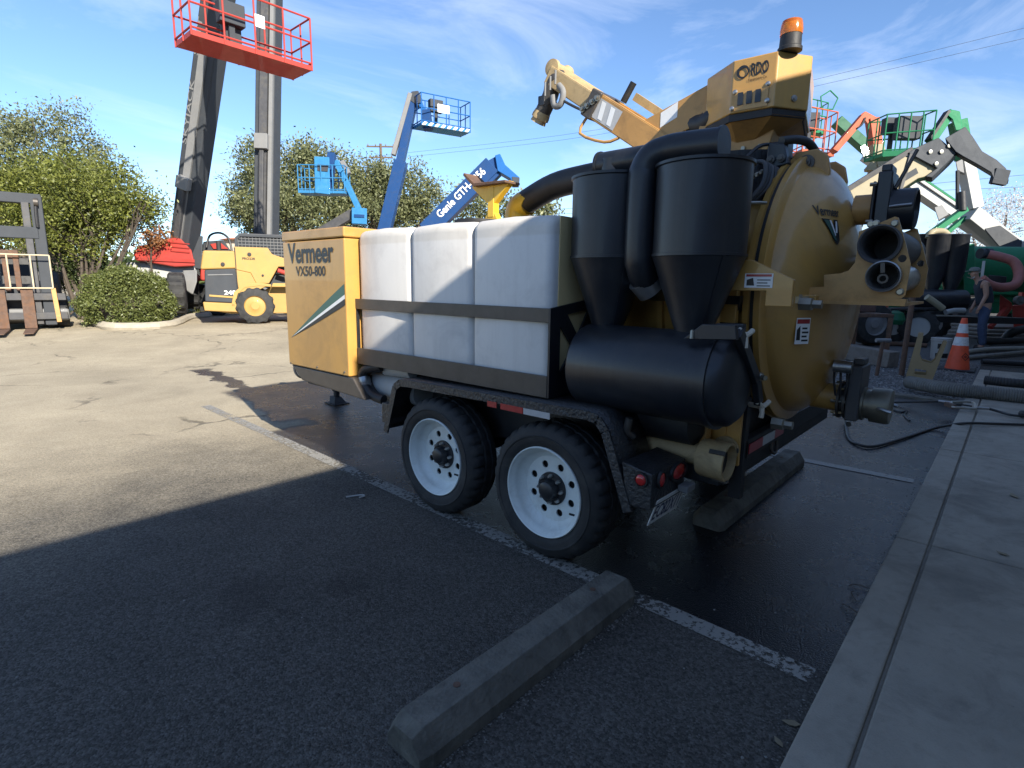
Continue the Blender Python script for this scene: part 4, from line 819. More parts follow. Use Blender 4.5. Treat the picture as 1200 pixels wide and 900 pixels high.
# ---- trees
def leafmat(nm,c0,c1,tr_=.25):
    m=bpy.data.materials.new(nm); m.use_nodes=True; n=m.node_tree; b=n.nodes['Principled BSDF']; g=n.nodes.new('ShaderNodeNewGeometry'); r=n.nodes.new('ShaderNodeValToRGB'); r.color_ramp.elements[0].color=(*c0,1); r.color_ramp.elements[1].color=(*c1,1)
    n.links.new(g.outputs['Random Per Island'],r.inputs[0]); n.links.new(r.outputs[0],b.inputs['Base Color']); b.inputs['Roughness'].default_value=.5
    tl=n.nodes.new('ShaderNodeBsdfTranslucent'); n.links.new(r.outputs[0],tl.inputs['Color']); mxs=n.nodes.new('ShaderNodeMixShader'); mxs.inputs[0].default_value=tr_; n.links.new(b.outputs[0],mxs.inputs[1]); n.links.new(tl.outputs[0],mxs.inputs[2]); n.links.new(mxs.outputs[0],n.nodes['Material Output'].inputs['Surface']); return m
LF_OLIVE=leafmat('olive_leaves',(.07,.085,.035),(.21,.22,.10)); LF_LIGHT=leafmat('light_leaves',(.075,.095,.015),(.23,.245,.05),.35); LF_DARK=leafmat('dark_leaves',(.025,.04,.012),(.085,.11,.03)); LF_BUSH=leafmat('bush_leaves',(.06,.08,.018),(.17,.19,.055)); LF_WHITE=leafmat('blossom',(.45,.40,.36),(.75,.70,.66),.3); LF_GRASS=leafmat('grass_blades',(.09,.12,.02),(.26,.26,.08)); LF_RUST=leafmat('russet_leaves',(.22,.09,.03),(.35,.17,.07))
BARK=pm('bark',(.07,.055,.042),.9,0,.3,8,.5,30)
def leaves(cent,nl,spread,size,asp=.45):
    # cent: (k,3) twig centres; nl leaves each -> one mesh of separate leaf quads
    k=len(cent); n=k*nl; c=np.repeat(cent,nl,0)+rng.normal(0,1,(n,3))*spread
    a=rng.normal(0,1,(n,3)); a/=np.linalg.norm(a,axis=1)[:,None]; t=rng.normal(0,1,(n,3)); t[:,2]+=.4; b=np.cross(a,t); b/=np.linalg.norm(b,axis=1)[:,None]+1e-9
    sz=size*rng.uniform(.6,1.35,(n,1)); v=np.stack([c-a*sz,c+b*sz*asp,c+a*sz,c-b*sz*asp],1).reshape(-1,3)
    return v,n
def leafobj(nm,v,n,mat,par):
    me=bpy.data.meshes.new(nm); M=np.array(ROOTM[part_of(par).name].inverted()); v=v@M[:3,:3].T+M[:3,3]
    me.vertices.add(4*n); me.vertices.foreach_set('co',v.ravel()); me.loops.add(4*n); me.loops.foreach_set('vertex_index',np.arange(4*n,dtype=np.int32)); me.polygons.add(n); me.polygons.foreach_set('loop_start',np.arange(0,4*n,4,dtype=np.int32)); me.polygons.foreach_set('loop_total',np.full(n,4,dtype=np.int32)); me.update(calc_edges=True); me.materials.append(mat)
    o=bpy.data.objects.new(nm,me); COL.objects.link(o); o.parent=par; return o
def ellpts(c,r,k,shell=.55):
    d=rng.normal(0,1,(k,3)); d/=np.linalg.norm(d,axis=1)[:,None]; rr=(shell+(1-shell)*rng.random((k,1))**.6); return A3(c)+d*rr*A3(r)
def tree(name,label,base,lobes,mat,k=260,nl=36,spread=.22,size=.07,trunk=.16,group=None,stems=1,cat='tree'):
    base=A3(base); t=thing(name,label,cat,base,0,group); tb=MB(); cs=[]
    tot=sum(l[1][0]*l[1][1]*l[1][2] for l in lobes)
    for c,r in lobes:
        c=A3(c); r=A3(r); kk=max(8,int(k*(r[0]*r[1]*r[2])/tot)); pts=ellpts(c,r,kk); cs.append(pts)
    top=sum(A3(l[0]) for l in lobes)/len(lobes)
    for s in range(stems):
        o=base+A3((rng.uniform(-.15,.15),rng.uniform(-.15,.15),0))*(stems>1)
        for c,r in lobes:
            c=A3(c)+rng.normal(0,.12,3); m=o+(c-o)*.45+rng.normal(0,.12,3); m[2]=max(m[2],o[2]+.3)
            tb.tube([o-A3((0,0,.05)),m,c],trunk,7,4,rs=[trunk/stems**.5,trunk*.6/stems**.5,trunk*.18])
            for q in range(5):
                e=c+np.clip(rng.normal(0,.6,3),-.85,.85)*A3(r); tb.tube([m+(c-m)*rng.uniform(.2,.9),(m+(c-m)*.6+e)/2+rng.normal(0,.05,3),e],trunk*.22,5,3,rs=[trunk*.22,trunk*.12,trunk*.04])
    tb.build('trunk',BARK,t)
    v,n=leaves(np.concatenate(cs),nl,spread,size); leafobj('crown',v,n,mat,t); return t
def lob(px,py,D,rx,rz,ry=None): return (Q(px,py,D),(rx/657*D,(ry or rx)/657*D,rz/657*D))
bs=lambda px,D:root_at(px,D)
tree('olive_tree','tall grey green tree behind the forklift mast',bs(40,22),[lob(25,195,22,55,65),lob(75,180,22,48,58),lob(115,220,22,45,42),lob(-40,205,22,60,75),lob(20,270,22,70,35),lob(60,235,22,75,45)],LF_OLIVE,360,150,.27,.065,.30)
tree('leafy_tree','bright yellow green spreading tree in the planter island',bs(105,16.0),[lob(60,235,16,60,42,45),lob(115,225,15.6,48,38),lob(140,246,16,40,34),lob(95,270,15.8,50,30),lob(30,250,16,50,40),lob(168,236,15.6,22,14)],LF_LIGHT,240,150,.20,.046,.11,stems=3)
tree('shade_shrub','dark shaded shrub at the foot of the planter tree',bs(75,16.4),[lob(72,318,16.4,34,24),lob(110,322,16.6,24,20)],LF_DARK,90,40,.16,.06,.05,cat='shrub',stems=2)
tree('russet_shrub','russet leaved branch leaning over the red counterweight',bs(182,16.6),[lob(183,278,16.2,16,10),lob(170,284,16.2,12,7)],LF_RUST,30,30,.10,.05,.04,cat='shrub')
tree('olive_tree','grey green tree behind the vertical dark boom',bs(350,34),[lob(330,205,34,48,38),lob(370,215,34,45,45),lob(300,235,34,36,40),lob(345,250,34,70,25),lob(300,195,34,22,20)],LF_OLIVE,240,150,.38,.10,.3)
tree('olive_tree','grey green tree behind the tall blue boom',bs(455,36),[lob(430,215,36,36,28),lob(470,225,36,38,32),lob(500,245,36,24,22),lob(440,250,36,50,22)],LF_OLIVE,190,150,.38,.10,.3)
tree('olive_tree','small grey green tree behind the yellow boom cradle',bs(600,40),[lob(560,240,40,36,20),lob(620,250,40,34,18)],LF_OLIVE,120,40,.4,.14,.2)
tree('blossom_tree','white blossoming tree at the right edge behind the booms',bs(1165,30),[lob(1140,270,30,36,26),lob(1180,255,30,34,26),lob(1120,290,30,30,18),lob(1215,250,30,34,30)],LF_WHITE,200,34,.34,.055,.18)
# bush: dense clipped dome
def bush():
    g=A3(root_at(155,14.4)); t=thing('round_bush','rounded clipped green bush on the kerbed planter corner','bush',g)
    MB().lathe(g,(0,0,1),[(0,.5),(.5,.65),(.8,.45),(.9,.1)],20).build('twig_core',BARK,t)
    K=1500; c=g+A3((0,0,.48)); d=rng.normal(0,1,(K,3)); d/=np.linalg.norm(d,axis=1)[:,None]; d[:,2]=np.where(d[:,2]<-.45,-d[:,2],d[:,2])
    lump=1+.07*np.sin(d[:,[0]]*7+2)+.07*np.sin(d[:,[1]]*8)+.07*np.sin(d[:,[2]]*10+1); pts=c+d*A3((.93,.93,.96))*rng.uniform(.88,1.0,(K,1))*lump
    pts=pts[pts[:,2]>g[2]]; v,n=leaves(pts,26,.05,.030,.5); leafobj('foliage',v,n,LF_BUSH,t)
bush()
# planter island: kerb, soil, grass
def island():
    cp=[(-60,352),(40,352),(78,360),(112,381),(150,386),(200,383),(222,374),(215,362),(190,352)]
    P=[gnd(*p) for p in cp[:7]]; P+= [P[6]+BV*1.2-RV*.1, P[6]+BV*4-RV*1.5, P[0]+BV*5]
    P=[A3((p[0],p[1],terr(p[0],p[1]))) for p in P]
    k=MB(); pts=P[:9]
    for a,c in zip(pts[:-1],pts[1:]):
        L_=np.linalg.norm(c-a); m=max(1,int(L_/1.4))
    kt=thing('planter_kerb','low beige concrete kerb around the planter island','kerb',P[3])
    MB().tube([p+A3((0,0,.05)) for p in pts],.11,8,3).build('kerb_run',KERB,kt)
    soil=struct(MB().sheet([p+A3((0,0,.06)) for p in P]).build('planter_soil',pm('soil',(.16,.13,.085),.95,0,.3,4,.5,40)))
    n=5200; c=[]
    tri=P
    cen=sum(P)/len(P)
    for i in range(n):
        j=rng.integers(0,len(P)); a,b_=P[j],P[(j+1)%len(P)]; u,v_=rng.random(2)
        if u+v_>1: u,v_=1-u,1-v_
        u=u**.5; p=cen+(a-cen)*u*(1-v_)+(b_-cen)*u*v_; c.append(p*1.0)
    c=A3(c); h=rng.uniform(.05,.20,(n,1)); lean=rng.normal(0,.05,(n,3)); lean[:,2]=0; w=rng.normal(0,1,(n,3)); w[:,2]=0; w/=np.linalg.norm(w,axis=1)[:,None]; z=A3((0,0,1))
    b0=c+z*.055; v=np.stack([b0-w*.008,b0+w*.008,b0+z*h+lean+w*.002,b0+z*h+lean-w*.002],1).reshape(-1,3)
    me=bpy.data.meshes.new('grass'); me.vertices.add(4*n); me.vertices.foreach_set('co',v.ravel()); me.loops.add(4*n); me.loops.foreach_set('vertex_index',np.arange(4*n,dtype=np.int32)); me.polygons.add(n); me.polygons.foreach_set('loop_start',np.arange(0,4*n,4,dtype=np.int32)); me.polygons.foreach_set('loop_total',np.full(n,4,dtype=np.int32)); me.update(calc_edges=True); me.materials.append(LF_GRASS)
    o=bpy.data.objects.new('grass',me); COL.objects.link(o); tag(o,'patchy green and dry grass in the planter island','grass',kind='stuff')
island()
# distant tree line
def treeline():
    n=900; ang=np.linspace(-40,1240,n); D=rng.uniform(85,120,n); cs=[]
    for a,d_ in zip(ang,D):
        top=318-10*math.sin(a*.013)-8*math.sin(a*.031+1)-rng.uniform(0,8)
        for q in range(3): cs.append(Q(a,top+rng.uniform(0,1)*(333-top),d_))
    v,m=leaves(A3(cs),9,1.1,.75,.6)
    me=bpy.data.meshes.new('far_trees'); me.vertices.add(4*m); me.vertices.foreach_set('co',v.ravel()); me.loops.add(4*m); me.loops.foreach_set('vertex_index',np.arange(4*m,dtype=np.int32)); me.polygons.add(m); me.polygons.foreach_set('loop_start',np.arange(0,4*m,4,dtype=np.int32)); me.polygons.foreach_set('loop_total',np.full(m,4,dtype=np.int32)); me.update(calc_edges=True); me.materials.append(LF_DARK)
    o=bpy.data.objects.new('far_trees',me); COL.objects.link(o); tag(o,'far off line of dark trees along the horizon','trees',kind='stuff')
treeline()
# far house with orange roof
def house():
    D=48; g=root_at(287,D); t=thing('far_house','far low house with orange tiled roof behind the skid steer','house',g); a=Q(262,282,D);b_=Q(330,282,D); a[2]=b_[2]=g[2]
    zt=Q(287,281,D)[2]-g[2]
    MB().prism([a,b_,b_+BV*7,a+BV*7],(0,0,zt)).build('wall',pm('far_wall',(.45,.38,.30),.9),t)
    r0=A3((0,0,zt)); e=BV*-.5; up_=Q(287,274.5,D)[2]-Q(287,281,D)[2]
    MB().add([a+r0+e-RV*.4,b_+r0+e+RV*.4,b_+r0+BV*7.5+RV*.4,a+r0+BV*7.5-RV*.4,(a+b_)/2-RV*1.6+BV*3.5+r0+A3((0,0,up_*1.25)),(a+b_)/2+RV*1.6+BV*3.5+r0+A3((0,0,up_*1.25))],[(0,1,5,4),(1,2,5),(2,3,4,5),(3,0,4)]).build('roof',pm('orange_tile',(.5,.19,.09),.85,0,.2,3),t)
    for k in (.25,.6): p=a+(b_-a)*k-BV*.03; MB().prism([p+A3((0,0,1)),p+RV*1.1+A3((0,0,1)),p+RV*1.1+A3((0,0,2.1)),p+A3((0,0,2.1))],-BV*.06).build('window',GLASSD,t)
house()
# ---- red and white boom lift with a dark boom, its red basket overhead
def lift_red():
    D=17; g=A3(root_at(185,D)); t=thing('boom_lift','red and white boom lift with dark leaning boom and red basket overhead','boom lift',g); up=A3((0,0,1))
    sil([(128,320),(150,307),(226,309),(230,317),(216,326),(138,327)],D-.3,2.0).build('chassis_deck',PWHITE,t,bev=.04)
    cw=sil([(156,297),(161,289),(203,278.5),(212,279.5),(224.5,293),(229,312),(205,313),(159,305)],D-.6,2.1).build('counterweight',REDP,t,bev=.05)
    for yy in (284,289,294): MB().beam(Q(200,yy,D-.62),Q(222,yy+2,D-.62),.02,.03).build('cover_louvre',pm('louvre_red%d'%yy,(.30,.03,.02),.5),cw)  # louvre bars in a deeper red than the cover
    MB().beam(Q(160,303,D-.63),Q(228,306,D-.63),.03,.10).build('cover_rail',REDP,cw,bev=.01)
    tyre(t,Q(208,344,D-.9),RV*.88+BV*.47,.60,.46,None,lug=11,rimm=LGREY); tyre(t,Q(137,344,D-.9),RV*.88+BV*.47,.60,.46,None,lug=11); tyre(t,Q(160,340,D+2),RV*.88+BV*.47,.60,.46,None,lug=11); tyre(t,Q(225,342,D+2),RV*.88+BV*.47,.60,.46,None,lug=11)
    for c_ in ((208,344),(137,344)): pass
    sil([(214,316),(231,316),(231,330),(226,346),(214,338)],D-.4,.8).build('engine_pod',LGREY,t,bev=.05)
    sil([(214,280),(238,276),(236,316),(212,312)],D+.2,.9).build('boom_turret',DGREY,t,bev=.04)
    b0,b1=Q(214,302,D+.3),Q(262,-45,D-2.9)
    MB().beam(b0,b1,.58,.62,-BV).build('main_boom',DGREY,t,bev=.05)
    d=_n(b1-b0); sd=_n(np.cross(d,-BV)); fr_=_n(np.cross(sd,d)); fr_=fr_ if fr_@BV<0 else -fr_
    f=b0+fr_*.315
    MB().beam(b0+d*.3+fr_*.34-sd*.0,b0+d*6.2+fr_*.34,.20,.06,fr_).build('boom_wear_strip',LGREY,t)
    MB().beam(b0+d*.6+fr_*.40,b0+d*2.3+fr_*.45,.16,.16,fr_).build('lift_cylinder',MGREY,t,bev=.02); MB().beam(b0+d*2.2+fr_*.44,b0+d*2.55+fr_*.44,.36,.22,fr_).build('cylinder_lug',LGREY,t,bev=.02)
    lx=f-sd*.0
    s_=sd if sd@RV>0 else -sd
    text('SKYJACK',LGREY,t,b0+d*3.4+fr_*.318-s_*.10,d,-s_,1.7,.17,off=.01); text('SJ61T',LGREY,t,b0+d*5.7+fr_*.318-s_*.10,d,-s_,.9,.16,off=.01)
    p1,p2=Q(224,36,11.3),Q(366,87,13.2); p2[2]=p1[2]=(p1[2]+p2[2])/2
    dv=np.cross((0,0,1),_n(p2-p1))*.95; dv=dv if dv@BV>0 else -dv
    fl=basket(t,p1,p2,dv,1.12,REDP,REDP,DGREY,5)
    c=p1+(p2-p1)*.45+dv*.98; top=b1+d*.0
    MB().beam(c+A3((0,0,.1)),c+A3((0,0,.95)),.35,.3,dv).build('basket_rotator',DGREY,t,bev=.03)
    MB().tube([c+A3((0,0,.75))+dv*.1,c+A3((0,0,1.7))+dv*.6,(c+b1)/2+A3((0,0,1.6)),b1],.17,10,5).build('jib',DGREY,t,smooth=50)
    MB().prism([p1+(p2-p1)*.50-dv*.02+A3((0,0,.55)),p1+(p2-p1)*.58-dv*.02+A3((0,0,.55)),p1+(p2-p1)*.58-dv*.02+A3((0,0,.80)),p1+(p2-p1)*.50-dv*.02+A3((0,0,.80))],-dv*.02).build('notice_plate',WPRINT,t)
lift_red()
def lift_dark():
    D=19.5; g=A3(root_at(300,D+.5)); t=thing('boom_lift','boom lift with near vertical dark boom behind the skid steer','boom lift',g)
    lift_base(t,D+.5,296,LGREY,REDP,.7,1.1)
    b0,b1=Q(312,296,D),Q(317,-50,D-.6); MB().beam(b0,b1,.66,.6,-BV).build('main_boom',DGREY,t,bev=.04)
    d=_n(b1-b0); MB().beam(b0+d*.2-BV*.36,b0+d*11-BV*.36,.26,.1,-BV).build('boom_wear_strip',MGREY,t); MB().beam(b0+d*.3+RV*.24-BV*.34,b0+d*10+RV*.24-BV*.34,.12,.12,-BV).build('cable_track',LGREY,t)
    MB().beam(b0+d*.5-BV*.44,b0+d*3.5-BV*.44,.14,.14,-BV).build('lift_cylinder',MGREY,t,bev=.02); MB().beam(b0+d*3.4-BV*.46,b0+d*3.9-BV*.46,.44,.26,-BV).build('cylinder_lug',LGREY,t,bev=.02)
    sil([(238,283),(262,281),(272,296),(270,310),(236,310)],D-1.5,1.4).build('side_cover',DGREY,t,bev=.04); sil([(246,286),(258,284),(268,292),(250,292)],D-1.55,.2).build('red_cover',REDP,t,bev=.02)
    MB().tube([Q(242,290,D-1.6),Q(246,276,D-1.6),Q(258,273,D-1.6),Q(268,280,D-1.6),Q(272,296,D-1.6)],.035,8,5).build('hose_loop',HOSEB,t)
lift_dark()
# ---- skid steer
def skid():
    D=15.0; w0=Q(299,357.5,D); g=A3((w0[0],w0[1],terr(w0[0],w0[1]))); t=thing('skid_steer_loader','yellow skid steer loader with black rear grille and mesh cab','skid steer',g)
    yaw=.38; fw=_n(RV*math.cos(yaw)+BV*math.sin(yaw)); lf=_n(np.cross((0,0,1),fw)); up=A3((0,0,1))   # lf points away from us
    o=g-fw*.0
    def S(x,z,y=0): return o+1.17*(fw*x+up*z+lf*y)
    def prof(pts,y,th): return MB().prism([S(x,z,y) for x,z in pts],lf*th*1.17)
    R_=.42; W_=1.66
    for x in (0,1.15):
        for y in (-.02,W_-.28): tyre(t,S(x,R_-.01,y+.14),lf,R_*1.17,.34,None,lug=13,rimm=YELO)
    prof([(-.95,.30),(-.55,.22),(1.6,.22),(1.6,.80),(.62,.86),(.42,.86),(-.30,.55),(-.36,.42),(-.9,.48)],.30,W_-.6).build('lower_body',YELO,t,bev=.03)
    # rear body with engine door
    prof([(-1.02,.50),(-.32,.46),(-.22,.80),(-.32,1.26),(-.98,1.20)],.06,W_-.12).build('engine_bay',DGREY,t,bev=.04)
    prof([(-1.06,1.20),(-.30,1.24),(-.30,1.98-.35),(-.98,1.62)],.03,W_-.06).build('rear_hood',YELO,t,bev=.05)
    prof([(-1.04,.30),(-.30,.26),(-.28,.46),(-1.06,.50)],.02,W_-.04).build('rear_bumper',YELO,t,bev=.03)
    for y in (.02,W_-.14):
        prof([(-.36,1.22),(-.36,1.72),(.34,1.72),(.42,1.58),(1.9,1.10),(1.9,.88),(1.62,.84),(.66,1.30),(.54,1.30),(.32,.92),(.05,.92),(-.05,1.15)],y,.12).build('lift_arm',YELO,t,bev=.02)
        prof([(-.36,1.22),(-.05,1.15),(.05,.92),(.32,.88),(-.05,.70),(-.30,.46)],y+.01,.10).build('lift_arm_stand',YELO,t,bev=.02)
        prof([(.36,.84),(1.8,.84),(1.8,.93),(.40,.93)],y,.16).build('fender_beam',YELO,t,bev=.02)
        prof([(-.50,.40),(-.42,.72),(-.2,.90),(.12,.94),(.36,.90),(.36,.84),(.1,.86),(-.18,.82),(-.34,.68),(-.42,.40)],y,.22).build('wheel_arch',YELO,t,bev=.015)
        MB().cyl(S(.62,1.18,y+.05),S(1.25,1.0,y+.05),.045,n=12).build('lift_cylinder',LGREY,t); MB().cyl(S(.52,1.22,y+.05),S(.70,1.16,y+.05),.06,n=12).build('cylinder_rod_end',REDP,t)
    S0=S
    def S(x,z,y=0): return S0(x-.62,z*.93,y)
    def prof(pts,y,th): return MB().prism([S(x,z,y) for x,z in pts],lf*th*1.17)
    prof([(.30,1.0),(.30,2.05),(.36,2.14),(1.5,2.14),(1.62,1.95),(1.62,.9),(.5,.9)],.34,.06).build('cab_side',DGREY,t)
    cabf=MB()
    for a,c in (((.28,1.2),(.30,2.06)),((.30,2.06),(.38,2.14)),((.38,2.14),(1.55,2.14)),((1.55,2.14),(1.66,1.3)),((.28,1.2),(1.66,1.3))):
        for y in (.30,W_-.34): cabf.beam(S(a[0],a[1],y),S(c[0],c[1],y),.07,.07)
    for x,z in ((.38,2.14),(.95,2.14),(1.55,2.14),(.28,1.25)): cabf.beam(S(x,z,.3),S(x,z,W_-.34),.07,.07)
    cb=cabf.build('cab_frame',DGREY,t,bev=.01); prof([(.36,2.13),(1.56,2.13),(1.56,2.19),(.36,2.19)],.28,W_-.6).build('cab_roof',MGREY,t,bev=.02)
    ms=MB()
    for k in range(17): x=.34+k*.075; ms.cyl(S(x,1.28,.29),S(x,2.1,.29),.007,n=4)
    for k in range(11): z=1.32+k*.075; ms.cyl(S(.32,z,.285),S(1.6,z,.285),.007,n=4)
    ms.build('cab_mesh',LGREY,cb); prof([(.9,1.3),(1.4,1.3),(1.42,1.9),(1.0,1.9)],.75,.12).build('seat',REDP,t,bev=.04)
    S=S0
    def prof(pts,y,th): return MB().prism([S(x,z,y) for x,z in pts],lf*th*1.17)
    text('PRO238',INK,t,S(-.20,1.44,.012),fw,up,.30,.06,off=.02); text('248',WPRINT,t,S(-.62,.66,.052),fw,up,.28,.11,off=.02)
    prof([(-.92,.62),(-.40,.58),(-.40,.62),(-.92,.66)],.045,.02).build('grille_bar',YELO,t); prof([(-.92,1.08),(-.42,1.1),(-.42,1.12),(-.92,1.10)],.045,.02).build('grille_bar',LGREY,t)
    MB().beam(S(-.34,.50,.045),S(-.34,1.70,.012),.02,.015).build('door_seam',BLKM,t)
    for x,z,r in ((-.05,1.56,.05),(.20,1.10,.03),(1.55,1.0,.03),(-.6,1.33,.05)): MB().lathe(S(x,z,.018),-lf,[(0,r),(.02,r),(.022,r*.5)],12).build('pivot_pin',BLKM,t)
    MB().cyl(S(-.7,1.62,.5),S(-.7,1.85,.5),.06,n=12).build('exhaust_stack',BLKM,t)
    prof([(1.75,.3),(2.3,.12),(2.6,.1),(2.3,.62),(1.9,.72)],.0,W_).build('bucket',MGREY,t,bev=.02)
skid()
# ---- forklift
def forklift():
    D=13.0; g=A3(root_at(22,D)); g=A3((g[0],g[1],terr(g[0],g[1]))); t=thing('forklift','weathered grey forklift with rusty forks resting on the ground','forklift',g)
    yaw=-.30; fw=_n(-BV*math.cos(yaw)+RV*math.sin(-yaw)*1.0); fw=_n(-BV*.80+RV*.60); rt=_n(np.cross((0,0,1),fw)); rt=rt if rt@RV>0 else -rt; up=A3((0,0,1))
    o=g+RV*.02
    def S(x,y,z): return o+fw*x+rt*y+up*z
    for s in (-1,1):
        MB().beam(S(-.02,s*.62,.12),S(-.06,s*.62,3.05),.22,.20,fw).build('mast_channel',DGREY,t,bev=.02); MB().beam(S(.0,s*.42,.14),S(-.04,s*.42,2.9),.14,.16,fw).build('inner_mast_channel',MGREY,t,bev=.015)
        MB().tube([S(.08,s*.62,2.98),S(.10,s*.60,2.6),S(.09,s*.60,2.35)],.035,8,3).build('mast_chain',BLKM,t)
        MB().lathe(S(.1,s*.62,2.9),rt,[(-.04,.09),(.04,.09)],16).build('chain_sheave',STEEL,t)
    MB().beam(S(-.05,-.72,2.98),S(-.05,.72,2.98),.18,.22,up).build('mast_top_beam',DGREY,t,bev=.02); MB().beam(S(0,-.6,2.22),S(0,.6,2.22),.14,.26,up).build('mast_cross_beam',DGREY,t,bev=.02); MB().beam(S(-.05,-.6,.9),S(-.05,.6,.9),.12,.2,up).build('mast_cross_beam',DGREY,t,bev=.02)
    MB().beam(S(.12,-.95,.78),S(.12,.95,.78),.10,.16,up).build('carriage_bar',MGREY,t,bev=.015); MB().beam(S(.12,-.95,.34),S(.12,.95,.34),.10,.16,up).build('carriage_bar',MGREY,t,bev=.015)
    for y in (-.22,.26):
        fk=MB().beam(S(.22,y,.07),S(.22,y,.98),.22,.06,fw).beam(S(.2,y,.035),S(1.25,y,.02),.22,.055,up,.18,.02).build('fork',RUST,t,bev=.008)
    for y in (-.28,-.05,.14): MB().beam(S(.14,y,.9),S(.12,y,1.75),.10,.08,fw).build('lift_cylinder',RUST,t,bev=.01)
    MB().beam(S(.10,-.4,1.72),S(.10,.2,1.72),.1,.2,up).build('cylinder_crosshead',RUST,t,bev=.02)
    lr=[]
    for z in (.98,1.72): lr.append((S(.30,-1.0,z),S(.30,.74,z)))
    for y in (-1.0,-.5,0,.4,.74): lr.append((S(.30,y,.98),S(.30,y,1.72)))
    rails(lr,.016,pm('pale_tube',(.5,.42,.28),.6),t,'load_guard'); MB().beam(S(.30,.78,.2),S(.26,.74,.98),.09,.05,fw).build('guard_strut',YEL2,t,bev=.006)
    MB().box((0,0,0),(.001,.001,.001))
    MB().beam(S(-.35,0,.55),S(-2.9,0,.75),1.5,.85,up).build('body',MGREY,t,bev=.08)
    MB().beam(S(-2.3,0,.9),S(-3.1,0,.9),1.6,1.0,up).build('counterweight',MGREY,t,bev=.12)
    og=MB()
    for s in (-1,1):
        og.beam(S(-.4,s*.6,.9),S(-.6,s*.6,2.35),.07,.07,fw); og.beam(S(-2.3,s*.6,1.2),S(-2.1,s*.6,2.35),.07,.07,fw); og.beam(S(-.6,s*.6,2.35),S(-2.1,s*.6,2.35),.07,.07,up)
    for k in range(6): og.beam(S(-.6-.3*k,-.6,2.36),S(-.6-.3*k,.6,2.36),.05,.05,up)
    og.build('overhead_guard',BLKM,t); MB().beam(S(-1.5,0,1.0),S(-1.65,0,1.7),.6,.12,fw).build('seat',BLKM,t,bev=.04)
    for s in (-1,1): tyre(t,S(-.45,s*.80,.42),rt,.42,.32,None,lug=12,rimm=LGREY); tyre(t,S(-2.4,s*.70,.34),rt,.34,.26,None,lug=12,rimm=LGREY)
    MB().beam(S(-.1,-.9,.36),S(-.1,.98,.36),.3,.28,up).build('drive_axle',LGREY,t,bev=.06)
forklift()
